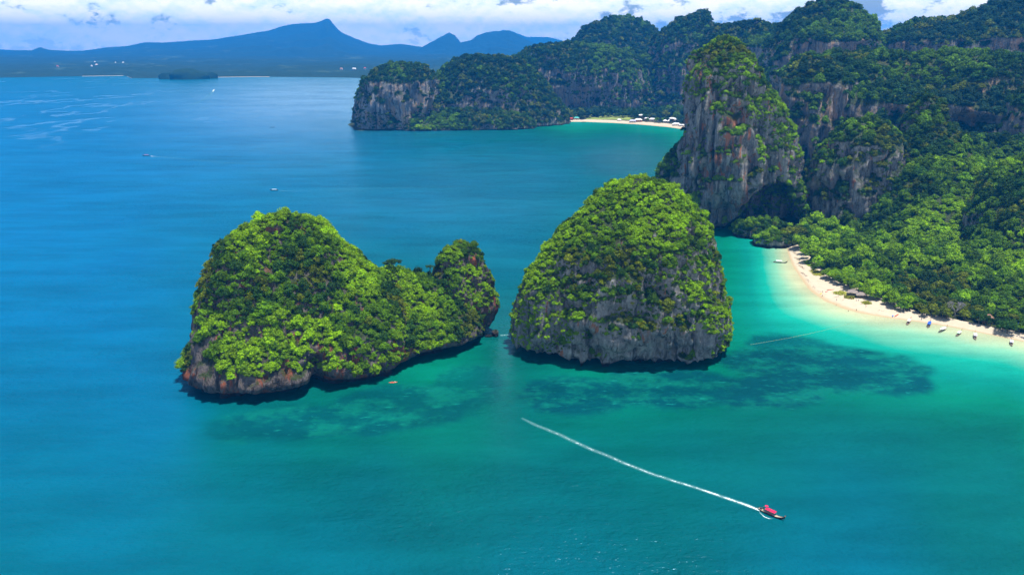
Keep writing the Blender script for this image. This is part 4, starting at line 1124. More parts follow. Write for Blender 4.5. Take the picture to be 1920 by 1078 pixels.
def canopy_mesh(x0, x1, w, z, arch):
    m = MB(); n = 7; vs = []
    for x in (x0, x1):
        for t in (0, .06):
            for k in range(n):
                y = -w + 2 * w * k / (n - 1); vs.append((x, y, z + arch * (1 - (y / w) ** 2) - t))
    fs = [(k, k + 1, 2 * n + k + 1, 2 * n + k) for k in range(n - 1)] + [(n + k + 1, n + k, 3 * n + k, 3 * n + k + 1) for k in range(n - 1)]
    fs += [(k + 1, k, n + k, n + k + 1) for k in range(n - 1)] + [(2 * n + k, 2 * n + k + 1, 3 * n + k + 1, 3 * n + k) for k in range(n - 1)]
    fs += [(0, 2 * n, 3 * n, n), (n - 1, 2 * n - 1, 4 * n - 1, 3 * n - 1)]
    m.add(vs, fs)
    return m
def longtail(loc, heading, label, hull, canopy, group=None, roof=(-3.6, 2.2), ribbon=True, scale=1.0, z=0.0, cat='longtail boat'):
    t = empty('longtail_boat', (loc[0], loc[1], z), heading); t.scale = (scale,) * 3
    tag(t, label, cat, group)
    link('hull', HULL_ME.copy(), hull, t); link('deck', DECK_ME.copy(), M_DECK, t)
    canopy_mesh(roof[0], roof[1], 0.98, 2.05, .26).build('canopy', canopy, t)
    for x in (roof[0] + .15, roof[1] - .15):
        for y in (-.80, .80):
            m = MB(); m.tube([(x, y, .45), (x, y, 2.10)], .045, 5); m.build('post', M_DECK, t)
    m = MB(); m.box((-4.9, 0, 1.00), (.42, .26, .26)); m.box((-4.55, 0, 1.32), (.16, .16, .10)); m.tube([(-4.5, 0, 1.05), (-3.7, .1, 1.35)], .035, 5); m.build('engine', M_STEEL, t)
    m = MB(); m.tube([(-5.2, 0, 1.0), (-8.6, 0, -.12)], .06, 6); m.build('tail_shaft', M_STEEL, t)
    if ribbon:
        m = MB(); m.tube([(PX_ - .02, 0, PG_ + .05), (PX_ + .18, 0, PG_ + .42)], .18, 8); m.build('prow_ribbon', M_RIB, t)
    return t

# ---------------------------------------------------------------- people: one skinned body each
def body_mesh(name, pose, shirt, trunks):
    """joints joined by edges, grown with the skin modifier; clothes are coloured by height"""
    J, E, rad = pose
    me = bpy.data.meshes.new(name); me.from_pydata(J, E, []); me.update()
    o = bpy.data.objects.new(name, me); col.objects.link(o)
    md = o.modifiers.new('skin', 'SKIN'); md.use_smooth_shade = True
    for v, r in zip(me.skin_vertices[0].data, rad): v.radius = (r, r)
    me.skin_vertices[0].data[0].use_root = True
    o.modifiers.new('sub', 'SUBSURF').levels = 1
    dg = bpy.context.evaluated_depsgraph_get()
    out = bpy.data.meshes.new_from_object(o.evaluated_get(dg)); out.name = name
    bpy.data.objects.remove(o); bpy.data.meshes.remove(me)
    out.materials.clear()
    for m in (M_SKIN, shirt, trunks, M_DARK): out.materials.append(m)
    zh = max(j[2] for j in J); zp = J[0][2]; zs = J[2][2]
    for p in out.polygons:
        z = p.center.z; ax = abs(p.center.y)
        p.material_index = 3 if z > zh - .02 else (2 if zp - .36 * (zp > .6) < z < zp + .10 else (1 if zp + .10 <= z < zs + .05 and ax < .26 else 0))
    return out
def standing(step=0.0, arm=0.1):
    J = [(0, 0, .92), (0, 0, 1.15), (0, 0, 1.40), (0, 0, 1.50), (.01, 0, 1.60), (.0, 0, 1.70),
         (0, .20, 1.40), (.02 + arm * .5, .27, 1.14), (.08 + arm, .26, .90), (.11 + arm, .25, .82),
         (0, -.20, 1.40), (-.02 - arm * .5, -.27, 1.14), (.04 - arm, -.26, .90), (.06 - arm, -.25, .82),
         (0, .10, .88), (step * .5 + .03, .11, .48), (step, .11, .06), (step + .16, .12, .03),
         (0, -.10, .88), (-step * .4 + .03, -.11, .48), (-step, -.11, .06), (-step + .16, -.12, .03)]
    E = [(0, 1), (1, 2), (2, 3), (3, 4), (4, 5), (2, 6), (6, 7), (7, 8), (8, 9), (2, 10), (10, 11), (11, 12), (12, 13), (0, 14), (14, 15), (15, 16), (16, 17), (0, 18), (18, 19), (19, 20), (20, 21)]
    r = [.13, .13, .15, .06, .105, .08, .06, .047, .036, .04, .06, .047, .036, .04, .10, .065, .045, .04, .10, .065, .045, .04]
    return J, E, r
def sitting():
    J = [(0, 0, .12), (-.04, 0, .36), (-.05, 0, .60), (-.04, 0, .70), (-.02, 0, .80), (-.02, 0, .90),
         (-.05, .20, .60), (.12, .30, .42), (.34, .26, .40), (-.05, -.20, .60), (.12, -.30, .42), (.34, -.26, .40),
         (.02, .10, .12), (.40, .14, .32), (.70, .12, .06), (.02, -.10, .12), (.40, -.14, .32), (.70, -.12, .06)]
    E = [(0, 1), (1, 2), (2, 3), (3, 4), (4, 5), (2, 6), (6, 7), (7, 8), (2, 9), (9, 10), (10, 11), (0, 12), (12, 13), (13, 14), (0, 15), (15, 16), (16, 17)]
    r = [.14, .13, .15, .06, .105, .08, .06, .047, .04, .06, .047, .04, .10, .07, .05, .10, .07, .05]
    return J, E, r
SH = {'white': M_WHITE, 'dark': M_DARK, 'skin': M_SKIN, 'blue': M_BLUE, 'red': M_PINK}
def person(loc, rz, label, shirt='skin', trunks='dark', pose=None, group=None):
    me = body_mesh('person', pose or standing(random.uniform(.05, .25), random.uniform(.02, .15)), SH[shirt], SH[trunks])
    o = bpy.data.objects.new('person', me); col.objects.link(o); o.location = loc; o.rotation_euler = (0, 0, rz)
    return tag(o, label, 'person', group)

# ---- the boat under way
pb = (G(1425, 957) + G(1468, 973)) / 2; HB = R(-47)
def place(local, base, h):
    c, s = math.cos(h), math.sin(h); return (base[0] + local[0] * c - local[1] * s, base[1] + local[0] * s + local[1] * c, base[2] + local[2])
longtail(pb, HB, 'dark longtail boat under a crimson canopy speeding ahead of a white wake', M_HULL, M_PINK, roof=(-2.6, 1.9), z=-0.03)
o = person(place((-4.0, .25, .50), pb, HB), HB, 'person in dark clothes standing at the engine of the speeding longtail boat', 'dark', 'dark', standing(.1, .15))
ub = empty('sun_umbrella', place((-2.75, .45, .55), pb, HB), HB); tag(ub, 'round crimson sun umbrella standing behind the canopy of the speeding boat', 'umbrella')
m = MB(); n_ = 10
vs = [(0, 0, 2.55)] + [(.78 * math.cos(2 * math.pi * k / n_), .78 * math.sin(2 * math.pi * k / n_), 2.22 + .04 * (k % 2)) for k in range(n_)] + [(0, 0, 2.49)]
m.add(vs, [(0, 1 + k, 1 + (k + 1) % n_) for k in range(n_)] + [(n_ + 1, 1 + (k + 1) % n_, 1 + k) for k in range(n_)]); m.build('shade', M_PINK, ub)
m = MB(); m.tube([(0, 0, 0), (0, 0, 2.5)], .03, 5); m.build('pole', M_STEEL, ub)

# ---- wakes
FOAM = bpy.data.materials.new('foam'); FOAM.use_nodes = True
def foam_nodes():
    t = FOAM.node_tree; N = NT(t); b = t.nodes['Principled BSDF']
    P = N.n('ShaderNodeNewGeometry').outputs['Position']
    a = N.n('ShaderNodeAttribute', attribute_name='foam').outputs['Fac']
    n = N.math('ADD', N.math('MULTIPLY', N.noise(P, 0.9, 5, 0.7), 0.6), N.math('MULTIPLY', N.noise(P, 0.25, 3, 0.6), 0.4))
    f = N.smooth(N.math('ADD', n, N.math('SUBTRACT', a, 0.5)), 0.34, 0.74)
    f = N.math('MAXIMUM', f, N.math('MULTIPLY', N.smooth(a, -0.10, 0.45), 0.26))
    N.link(f, b.inputs['Alpha']); N.link(N.mix(f, (.02, .30, .32), (.66, .74, .76)), b.inputs['Base Color']); b.inputs['Roughness'].default_value = .8
foam_nodes()
def wake(name, px, widths, strength, label, z=0.03, n=160, k=9, side=0.0):
    P = np.array([G(*q)[:2] for q in px]); d = np.concatenate([[0], np.cumsum(np.hypot(*np.diff(P, axis=0).T))]); t = np.linspace(0, d[-1], n)
    C = np.column_stack([np.interp(t, d, P[:, i]) for i in (0, 1)]); W_ = np.interp(t, d, widths); S_ = np.interp(t, d, strength)
    ker = np.hanning(15); ker /= ker.sum(); C = np.column_stack([np.convolve(np.pad(C[:, i], 7, 'edge'), ker, 'valid') for i in (0, 1)])
    C = C + 0.5 * np.column_stack([fbm(t / 11, 0 * t, 0 * t, 3, 2), fbm(t / 11, 0 * t + 9, 0 * t, 4, 2)])
    T_ = np.gradient(C, axis=0); T_ /= np.linalg.norm(T_, axis=1, keepdims=True); Nn = np.column_stack([-T_[:, 1], T_[:, 0]])
    V, F_ = [], []
    for j in range(k):
        u = 2 * j / (k - 1) - 1
        V.append(np.column_stack([C + Nn * (W_ * u)[:, None], np.full(n, z + 0.10 * (1 - u * u))])); F_.append(S_ * (1 - abs(u) ** 1.6) - 0.35 * abs(u) ** 2)
    V, F_ = np.array(V), np.array(F_); i = np.arange(k - 1)[:, None]; j = np.arange(n - 1)[None]
    q = np.stack([i * n + j, i * n + j + 1, (i + 1) * n + j + 1, (i + 1) * n + j], -1).reshape(-1, 4)
    o = link(name, mesh_np(name, V.reshape(-1, 3), q[:, ::-1], True, {'foam': F_}), FOAM); o.visible_shadow = True
    return tag(o, label, 'wake', kind='stuff')
wake('wake', [(1429, 958), (1400, 947), (1360, 933), (1300, 913), (1230, 891), (1170, 868), (1110, 843), (1050, 815), (1000, 795), (976, 783)],
     [1.3, 2.0, 1.9, 1.8, 2.0, 2.1, 2.2, 2.3, 2.2, 1.6], [.84, .70, .65, .60, .57, .55, .53, .51, .46, .28], 'long white wake trailing behind the speeding longtail boat')
wake('bow_wave', [(1424, 960), (1432, 968), (1441, 972), (1450, 972)], [.5, .6, .6, .3], [.6, .7, .75, .3], 'white bow wave curling beside the speeding longtail boat', n=50, k=7)
wake('wake', [(281, 293), (300, 294.5), (350, 299), (430, 306), (520, 309), (640, 311)], [2.5, 3, 5, 7, 8, 8], [.8, .36, .20, .17, .14, 0], 'pale spreading wake behind the far red boat')
wake('wake', [(521, 358), (560, 358), (640, 356), (760, 352), (900, 350)], [1.5, 3, 4, 5, 6], [.5, .16, .15, .15, .08], 'thin pale wake behind the white roofed far boat')
wake('wake', [(401, 169), (396, 176), (385, 186), (370, 193), (350, 199)], [8, 9, 10, 12, 12], [.8, .32, .25, .2, .05], 'curved pale wake behind the most distant boat')
wake('surf', [(938, 629), (950, 628), (964, 628)], [2.2, 2.4, 2.0], [.52, .48, .40], 'pale strip of broken water between the boulder and the cone shaped islet', n=60)

# ---- moored boats off the near beach
def boat_at(px, py, deg, *a, **k):
    return longtail(G(px, py), R(deg) - math.atan2(px - 960.0, FPX), *a, **k)
GB = 'longtail boats moored along the near beach'
boat_at(1704, 605, 80, 'longtail boat with pale pink canopy and red prow, first of the moored row', M_RED_WOOD, M_ROSE, GB)
boat_at(1742, 610, 84, 'longtail boat with bright blue canopy moored at the beach', M_HULL, M_BLUE, GB, roof=(-4.2, 2.8))
boat_at(1768, 620, 68, 'longtail boat with long white canopy beside the blue one', M_GREEN_WOOD, M_WHITE, GB, roof=(-4.0, 2.6))
boat_at(1798, 627, 75, 'longtail boat with mint green canopy between white and lilac ones', M_BROWN_WOOD, M_MINT, GB, scale=.92)
boat_at(1828, 632, 93, 'longtail boat with lilac canopy next to the mint green one', M_BROWN_WOOD, M_LILAC, GB)
boat_at(1896, 644, 93, 'longtail boat with lilac canopy alone below the stone sea wall', M_HULL, M_LILAC, GB, scale=.92)
boat_at(1463, 493, 4, 'grey green longtail boat with white canopy anchored broadside in the pale shallows', M_GREEN_WOOD, M_WHITE, None, roof=(-3.8, 1.4))
# ---- boats far out
boat_at(274, 292.5, 178, 'far boat with red roof heading away from a pale wake', M_HULL, simple('red_roof', (.55, .10, .08), .7), None, scale=.95, roof=(-3.8, 3.2))
boat_at(514, 357.5, 176, 'far dark boat with white roof in the middle of the bay', M_HULL, M_WHITE, None, scale=.85, roof=(-3.6, 3.0))
boat_at(511, 239.5, 0, 'tiny dark boat on the pale smooth water of the outer bay', M_HULL, M_DARK, None, scale=.8)
boat_at(402, 168.5, 60, 'tiny white boat, most distant one on the open sea', M_WHITE, M_WHITE, None, scale=1.0)
boat_at(1019, 235.2, 30, 'tiny dark boat moored off the left end of the far beach', M_HULL, M_BROWN_WOOD, None, scale=.8)
boat_at(1040, 232.2, 120, 'tiny boat with white canopy close to the left end of the far beach', M_HULL, M_WHITE, None, scale=.8)
boat_at(1094, 230, 10, 'low dark boat drawn up by the middle of the far beach', M_HULL, M_HULL, None, scale=.9)

# ---- kayaks
def kayak_mesh(L=4.2, W_=.42):
    m = MB(); n = 15; vs, fs = [], []
    for i in range(n):
        s = -1 + 2 * i / (n - 1); w = W_ * (1 - abs(s) ** 2.3) + .02; r = .10 * s * s
        for a in range(8):
            t = 2 * math.pi * a / 8; vs.append((s * L / 2, w * math.cos(t), .13 + r + .15 * math.sin(t) * (.45 + .55 * (1 - s * s)) - (.06 if a in (1, 2, 3) and abs(s) < .5 else 0)))
    for i in range(n - 1):
        for a in range(8): fs.append((i * 8 + a, i * 8 + (a + 1) % 8, (i + 1) * 8 + (a + 1) % 8, (i + 1) * 8 + a))
    m.add(vs, fs); return m.mesh('kayak', True)
M_YEL = simple('yellow_plastic', (.80, .50, .02), .4, .5); M_ORG = simple('orange_plastic', (.80, .13, .03), .4, .5)
M_REDP = simple('red_plastic', (.62, .03, .03), .4, .5); M_BLUP = simple('blue_plastic', (.03, .12, .50), .4, .5)
from mathutils.bvhtree import BVHTree
BEACH_BVH = BVHTree.FromPolygons([v.co[:] for v in beach.data.vertices], [p.vertices[:] for p in beach.data.polygons])
def sand_z(P):
    h = BEACH_BVH.ray_cast(Vector((P[0], P[1], 50)), Vector((0, 0, -1)))
    return h[0].z if h[0] is not None else -.5
def on_sand(px, py):
    z = 0.0
    for _ in range(4):
        P = G(px, py, z); z = sand_z(P)
    P[2] = z; return P
def kayak(px, py, deg, mat, label, sea=False, group='kayaks on the near beach', sc_=1.0):
    P = G(px, py) if sea else on_sand(px, py)
    me = kayak_mesh(); o = link('kayak', me, mat); o.location = (P[0], P[1], P[2] + (-.06 if sea else .06)); o.rotation_euler = (0, 0, R(deg)); o.scale = (sc_,) * 3
    return tag(o, label, 'kayak', group)
kayak(1539, 551, 50, M_YEL, 'yellow kayak at the edge of the wet sand')
kayak(1550, 547, 30, M_REDP, 'short red kayak on the sand above the yellow one', sc_=.9)
kayak(1557, 543.5, 2, M_ORG, 'orange red kayak lying highest on the dry sand', sc_=1.5)
kayak(1674, 592, 60, M_BLUP, 'blue kayak on the sand beside the two red ones')
kayak(1680, 591.5, 40, M_REDP, 'red kayak beside the blue one near the moored boats')
kayak(1683, 589.5, 45, M_ORG, 'orange kayak just above the red one near the moored boats')
kayak(737, 717, 8, M_ORG, 'orange kayak with two paddlers below the larger islet', True, None, 1.2)
kp = G(737, 717)
person((kp[0] - .7, kp[1] - .1, .10), R(8), 'person in red vest sitting at the rear of the orange kayak', 'red', 'dark', sitting())
person((kp[0] + .8, kp[1] + .1, .10), R(8), 'person in white shirt sitting at the front of the orange kayak', 'white', 'dark', sitting())

# ---- people on the near beach
for (x, y), shirt, tr, lab in [((1542, 549), 'dark', 'dark', 'person in dark clothes standing behind the yellow kayak'),
        ((1541.5, 556.5), 'skin', 'dark', 'person in dark trunks on the wet sand below the yellow kayak'),
        ((1568.5, 564), 'dark', 'blue', 'lone person in dark top walking on the wet sand below the grass'),
        ((1567.5, 574), 'skin', 'dark', 'bather standing knee deep in the shallows below the lone walker'),
        ((1605.5, 565), 'dark', 'dark', 'darkest of the pair standing on dry sand by the huts'),
        ((1609.5, 565), 'blue', 'dark', 'person in blue top beside another on dry sand by the huts'),
        ((1614.5, 571), 'white', 'blue', 'person in white top standing on sand left of the last grass patch'),
        ((1623.5, 576.5), 'skin', 'blue', 'person in blue trunks walking below the last grass patch'),
        ((1605.5, 583), 'dark', 'dark', 'bather in dark top standing at the water edge below the huts'),
        ((1590.5, 585), 'skin', 'dark', 'bather in trunks wading in front of the huts'),
        ((1596, 562), 'red', 'dark', 'person in red top on dry sand under the second grass patch'),
        ((1728, 597), 'dark', 'blue', 'person standing on sand between pink and blue boats')]:
    P = on_sand(x, y); person((P[0], P[1], P[2] - .03), random.uniform(-3, 3), lab, shirt, tr)

# ---- line of floats off the cone shaped islet
bl = tag(empty('float_line', G(1408, 646)), 'long line of small yellow floats roping off the bathing water', 'float line')
pA, pB = G(1408, 646), G(1597, 606); nb = 44; base_ = np.array(bl.location)
lp = [pA + (pB - pA) * t + np.array([0, -2.5 * math.sin(math.pi * t), 0]) for t in np.linspace(0, 1, nb)]
m = MB(); m.tube([tuple(p - base_ + np.array([0, 0, .02])) for p in lp], .05, 5); m.build('rope', simple('rope', (.22, .34, .24), .8), bl)
bm = bmesh.new(); bmesh.ops.create_uvsphere(bm, u_segments=8, v_segments=6, radius=.20); fme = bpy.data.meshes.new('float'); bm.to_mesh(fme); bm.free()
fme.materials.append(simple('float_yellow', (.34, .38, .16), .5, .3))
for p in lp:
    o = bpy.data.objects.new('float', fme); col.objects.link(o); o.parent = bl; o.location = tuple(p - base_ + np.array([0, 0, .06]))

# ---- boulders
def boulder(px, py, r, label, sq=(1, 1, 1), seed=1):
    bm = bmesh.new(); bmesh.ops.create_icosphere(bm, subdivisions=4, radius=1.0)
    v = np.array([q.co[:] for q in bm.verts]); n = v.copy()
    v = v * (1 + .32 * fbm(v[:, 0] * 1.3, v[:, 1] * 1.3, v[:, 2] * 1.3, seed, 3) + .16 * fbm(v[:, 0] * 5, v[:, 1] * 5, v[:, 2] * 5, seed + 3, 2))[:, None] * np.array(sq) * r
    for q, c_ in zip(bm.verts, v): q.co = c_
    me = bpy.data.meshes.new('boulder'); bm.to_mesh(me); bm.free()
    o = link('boulder', me, ROCK_RED if seed == 1 else ROCK); P = G(px, py); o.location = (P[0], P[1], r * sq[2] * .45)
    return tag(o, label, 'rock')
boulder(929, 630, 2.3, 'rusty brown boulder standing in the channel between the two islets', (1, .9, 1.35), 1)
boulder(916, 631, 1.9, 'low dark rock awash between the boulder and the larger islet', (1.5, .9, .45), 2)

# ---- standing-out trees
def special_tree(loc, r, h, label, mats, seed, flat=.45, kind='tree', bare=False):
    t = empty(kind, loc); tag(t, label, 'tree'); g = random.Random(seed); m = MB()
    if bare:
        def grow(p, d, l, rad, lev):
            q = p + d * l; m.tube([p, p + d * l * .5 + Vector((g.uniform(-.1, .1), g.uniform(-.1, .1), 0)) * l, q], [rad, rad * .85, rad * .6], 5)
            if lev == 0: return
            for k in range(4 if lev > 1 else 5):
                e = (d + Vector((g.uniform(-1, 1), g.uniform(-1, 1), g.uniform(-.15, .7))) * .85).normalized(); grow(q, e, l * .68, rad * .58, lev - 1)
        m.tube([(0, 0, 0), (0, 0, h * .35)], [.42, .34], 7); m.build('trunk', BARE, t); m = MB()
        for k in range(5):
            a = k * 1.26 + g.random(); grow(Vector((0, 0, h * .34)), Vector((math.cos(a) * .8, math.sin(a) * .8, .75)).normalized(), r * .42, .20, 3)
        m.build('branch', BARE, t); return t
    m.tube([(0, 0, -1), (.2, .1, h * .4), (.1, 0, h * .75)], [.38, .30, .18], 7)
    for k in range(6):
        a = k * 1.05 + g.random() * .4; m.tube([(.15, 0, h * (.42 + .05 * k)), (r * .4 * math.cos(a), r * .4 * math.sin(a), h * .70), (r * .75 * math.cos(a), r * .75 * math.sin(a), h * .78)], [.16, .10, .05], 5)
    m.build('trunk', BARK, t, True)
    me = crown_mesh('crown', seed, lobes=10, leaves=1500, flat=flat, leaf=.11, spread=.8, mat=mats)
    o = bpy.data.objects.new('crown', me); col.objects.link(o); o.parent = t; o.location = (0, 0, h * .60); o.scale = (r, r, r * .62)
    return t
def on_plane(l, px, py):
    d = ray(px, py); t = np.dot(l.c, l.v) / np.dot(d[:2], l.v); return CAMP + t * d
special_tree(on_plane(sad1, 736, 513) - np.array([0, 0, 1.0]), 6.6, 12.5, 'dark umbrella shaped tree standing alone on the saddle ridge of the larger islet', LEAF[2], 501)
special_tree(on_plane(peak1, 806, 512), 3.2, 6.5, 'small dark flat topped tree leaning off the second peak\'s shoulder', LEAF[2], 502)
P = G(*BARE_TREE, 4.0); special_tree(P - np.array([0, 0, 1.0]), 8.5, 12.0, 'leafless pale grey tree among green ones behind the near beach', BARE, 503, bare=True)

# ---- huts by the near beach
M_THATCH = simple('grey_thatch', (.24, .20, .18), .95, .05, .3); M_TIN = simple('rusty_roof', (.30, .15, .10), .7, .2, .3); M_TURQ = simple('turquoise_roof', (.05, .42, .38), .6, .3, .1)
M_WALLW = simple('timber_wall', (.22, .14, .09), .8, .1, .2); M_CREAM = simple('cream_wall', (.62, .55, .46), .8, .1, .05); M_WROOF = simple('white_roof', (.80, .80, .80), .6, .3, .03)
M_TERRA = simple('terracotta_wall', (.46, .24, .15), .8, .1, .1); M_GLASS = simple('dark_window', (.03, .04, .05), .2, .5); M_BLROOF = simple('lavender_roof', (.42, .42, .66), .6, .3, .05)
M_REDR = simple('red_roof_tiles', (.50, .08, .06), .7, .2, .1)
def hut(name, cat, P, w, d, h, rz, wall, roof, label, group=None, rise=None, open_=False, hip=.55, win=True):
    t = empty(name, P, rz); tag(t, label, cat, group); rise = rise or w * .28
    if open_:
        for sx in (-1, 1):
            for sy in (-1, 1):
                m = MB(); m.tube([(sx * w * .42, sy * d * .42, -1.2), (sx * w * .42, sy * d * .42, h)], .09, 6); m.build('post', M_WALLW, t)
    else:
        m = MB(); m.box((0, 0, h / 2 - 1), (w / 2, d / 2, h / 2 + 1)); m.build('wall', wall, t)
        if win:
            for k in (-1, 1):
                m = MB(); m.box((k * w * .28, -d / 2 - .02, h * .55), (w * .09, .05, h * .18)); m.build('window', M_GLASS, t)
            m = MB(); m.box((0, -d / 2 - .02, h * .36), (w * .06, .06, h * .36)); m.build('door', M_WALLW, t)
    m = MB(); ow, od = w / 2 + .7, d / 2 + .7; rw = w / 2 * hip
    m.add([(-ow, -od, h - .15), (ow, -od, h - .15), (ow, od, h - .15), (-ow, od, h - .15), (-rw, 0, h + rise), (rw, 0, h + rise)], [(0, 1, 5, 4), (2, 3, 4, 5), (1, 2, 5), (3, 0, 4), (3, 2, 1, 0)])
    m.build('roof', roof, t)
    return t
for (q, r_), lab in zip(BEACH_HUTS, ['open grey thatched shelter at the tree edge behind the grass', 'second open thatched shelter, nearer the last grass patch']):
    P = on_sand(*q); hut('beach_shelter', 'shelter', P, 6.0, 5.0, 2.5, R(-25), M_WALLW, M_THATCH, lab, open_=True, hip=.3, rise=1.6)
for (q, r_), (w, roof, lab) in zip(WOOD_HUTS, [(6, M_TIN, 'rusty brown roofed hut half hidden in the trees behind the mint boat'), (4.5, M_TURQ, 'hut with turquoise roof among trees near the beach end'), (8, M_TIN, 'long low rust roofed house in the trees above the sea wall')]):
    P = G(*q, 4.0); hut('jungle_hut', 'hut', P - np.array([0, 0, .6]), w, 4.5, 3.4, R(-12), M_WALLW, roof, lab, rise=2.0)
# blue tarpaulin tent
P = G(1901, 614, 3.0); hut('tarpaulin_tent', 'tent', P, 4.5, 3.5, 3.6, R(-15), M_BLUE, M_BLUE, 'small blue tarpaulin shelter under trees above the sea wall', open_=True, hip=.9, rise=1.1)

# ---- resort on the far beach
GH = 'buildings on the far beach'
for x, y, w, h, wall, roof, lab in [(1071, 225, 9, 5, M_REDR, M_REDR, 'little red roofed hut at the left end of the far beach'), (1081, 224.5, 13, 5, M_CREAM, M_TURQ, 'turquoise roofed hut beside the red one on the far beach'),
        (1161, 226.5, 9, 3, M_CREAM, M_WROOF, 'low pale hut standing alone before the grassy field'), (1186, 229, 15, 4, M_CREAM, M_BLROOF, 'lavender roofed pavilion first in the resort row'),
        (1197, 228.5, 17, 6, M_TERRA, M_WROOF, 'broad white roofed resort building with terracotta wall'), (1202, 225, 12, 9, M_TERRA, M_WROOF, 'tallest white gabled resort building behind the broad one'),
        (1212, 227.5, 10, 6, M_TERRA, M_WROOF, 'small white roofed resort house right of the tallest gable'), (1223, 228.5, 14, 6, M_CREAM, M_WROOF, 'white hip roofed resort house behind beach shrubs'),
        (1236, 229, 7, 5, M_CREAM, M_WROOF, 'smallest white roofed resort cabin in the palms'), (1247, 230.5, 9, 5, M_CREAM, M_WROOF, 'steep white tent roofed pavilion on the far beach'),
        (1255, 231, 9, 5, M_CREAM, M_WROOF, 'small white roofed house right of the tent pavilion'), (1260, 229, 13, 8, M_TERRA, M_WROOF, 'two storey white gabled resort house near the tower'),
        (1273, 230, 24, 7, M_CREAM, M_WROOF, 'long white roofed resort hall partly behind the tower'), (1268, 235, 17, 3.5, M_CREAM, M_WROOF, 'low white roofed terrace bar right on the far sand'), (1279, 236.5, 13, 3.5, M_CREAM, M_WROOF, 'second low white terrace roof touching the tower edge')]:
    P = G(x, y, 2.5); z_, _ = land_z(P[None, :2]); P[2] = max(1.5, float(z_[0]))
    hut('resort_building', 'building', P, w, w * .55 + 3, h, R(-4), wall, roof, lab, GH, rise=w * (.42 if 'tent' in lab else .2) * .8, hip=.15 if 'tent' in lab else .6)

# ---- white houses on the far shore
for x, y, w, roof, lab in [(108, 124.5, 26, M_REDR, 'far white house with red roof at the foot of the long mountain'), (172, 124, 20, M_WROOF, 'low white house left of the larger far house'),
        (181, 122, 40, M_ROSE, 'largest pale far house in the group on the hillside'), (178, 117, 18, M_WROOF, 'small white house uphill of the largest far house'), (217, 118, 12, M_WROOF, 'tiny white dot of a house between two far groups'),
        (231, 118, 30, M_WROOF, 'white house standing right of the far group'), (560, 112.5, 26, M_WROOF, 'lone white house below the pointed peak'), (664, 129.5, 60, M_WROOF, 'bright white hall in the shore town before the crags'),
        (640, 129.5, 40, M_TERRA, 'reddish town house left of the bright hall'), (684, 128.5, 30, M_REDR, 'small red roofed town house right of the bright hall')]:
    P = G(x, y, 24.0); hut('far_house', 'house', P - np.array([0, 0, 14]), w * .45, 12, 15, 0.0, M_CREAM, roof, lab, 'houses on the far shore', rise=5, win=False)

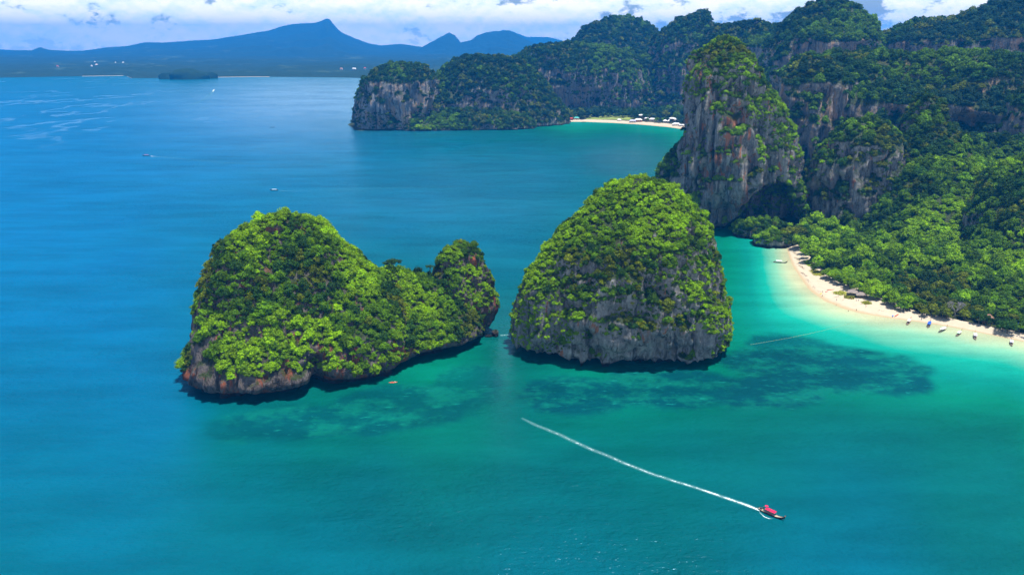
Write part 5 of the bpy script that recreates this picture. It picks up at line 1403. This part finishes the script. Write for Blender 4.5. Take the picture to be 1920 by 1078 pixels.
# ---- sea wall, grass, drift line
sw = MB(); g_ = random.Random(5)
L_ = [G(1876, 622, 1.5), G(1898, 628, 1.5), G(1925, 634.5, 1.5), G(1990, 649, 1.5), G(2100, 674, 1.5)]
for a, b in zip(L_[:-1], L_[1:]):
    n_ = int(np.hypot(*(b - a)[:2]) / .8)
    for k in range(n_):
        for r_ in range(4):
            p = a + (b - a) * (k + g_.random()) / n_
            sw.box((p[0] + g_.uniform(-.8, .8), p[1] + g_.uniform(-.9, .9) + r_ * .5 - .6, .25 + r_ * .42), (g_.uniform(.4, .8), g_.uniform(.35, .65), g_.uniform(.3, .5)), g_.uniform(0, 3), taper=.75)
o = sw.build('sea_wall', simple('wall_stone', (.30, .28, .27), .9, .1, .35, .6)); tag(o, 'low grey rubble stone sea wall at the end of the near beach', 'sea wall')
def patch(name, cx_, cy_, ex, ey, n, size, mat, label, seed, kind='stuff', up=1.0, clump=False):
    g = np.random.default_rng(seed); vs, fs = [], []
    C = on_sand(cx_, cy_); X = G(cx_ + ex, cy_, C[2]); Y1 = G(cx_, cy_ - ey, C[2]); a, b = abs(X[0] - C[0]), abs(Y1[1] - C[1])
    while len(fs) < n:
        u = g.normal(size=2) * .55
        if np.hypot(*u) > 1.05 + .25 * vn(u[0] * 3, u[1] * 3, seed): continue
        p = np.array([C[0] + u[0] * a, C[1] + u[1] * b, 0]); p[2] = sand_z(p) + .05
        nn_ = np.array([0, 0, 1.0]) + .35 * g.normal(size=3); t = np.cross(nn_, g.normal(size=3)); t /= np.linalg.norm(t); d = np.cross(nn_, t); d /= np.linalg.norm(d); d[2] += .12 * up
        s = size * (.5 + g.random()); k = len(vs); vs += [(p - t * s * .4).tolist(), (p + t * s * .4).tolist(), (p + t * s * .3 + d * s).tolist(), (p - t * s * .2 + d * s * .9).tolist()]; fs.append((k, k + 1, k + 2, k + 3))
    me = bpy.data.meshes.new(name); me.from_pydata(vs, [], fs); me.update(); o = link(name, me, mat); return tag(o, label, kind=kind)
M_GRASS = leaf_material('beach_grass', (.19, .30, .01), (.26, .36, .02)); M_GRASS2 = leaf_material('dry_beach_grass', (.26, .29, .03), (.34, .34, .05))
for i, (x, y, ex, ey, mt) in enumerate([(1518, 495, 8, 6.5, M_GRASS), (1531, 511.5, 10, 6.5, M_GRASS2), (1576, 549.5, 13, 3.6, M_GRASS2), (1594, 557, 11, 3.2, M_GRASS2), (1625, 567.5, 8, 2.6, M_GRASS2)]):
    patch('grass', x, y, ex, ey, 1500, .6, mt, 'low beach grass growing on the sand', 600 + i, up=.22)
M_WEED = simple('drift_weed', (.17, .12, .075), .95, .05, .3)
for i, (x, y, ex, ey, n) in enumerate([(1492, 475, 3, 4, 110), (1497, 487, 3, 6, 170), (1502, 500, 3, 6, 170), (1507, 514, 2.5, 5, 130), (1515, 526, 3, 4, 50), (1526, 538, 4, 3.5, 40), (1536, 546, 4, 2, 30), (1580, 563, 8, 1.2, 24), (1570, 557, 6, 1.2, 20), (1650, 583, 10, 1.2, 24)]):
    patch('drift_debris', x, y, ex, ey, int(n * .6), .5, M_WEED, 'brown drift line of weed and twigs on the sand', 700 + i, up=.2)
# meadow behind the far beach
me = bpy.data.meshes.new('field'); fp = [G(1098, 226.2), G(1150, 227), G(1190, 228.5), G(1192, 218), G(1150, 215.5), G(1110, 217)]
fld = MB(); cx0 = np.mean(fp, 0)
for k in range(6):
    a, b = fp[k], fp[(k + 1) % 6]; steps = 14
    for j in range(8):
        q = [a + (cx0 - a) * j / 8, b + (cx0 - b) * j / 8, b + (cx0 - b) * (j + 1) / 8, a + (cx0 - a) * (j + 1) / 8]
        zz = land_z(np.array(q)[:, :2])[0] + .35
        fld.add([(p[0], p[1], max(2.2, z_)) for p, z_ in zip(q, zz)], [(0, 1, 2, 3)])
o = fld.build('field', simple('meadow', (.20, .25, .06), .95, .05, .5, .05)); tag(o, kind='structure')
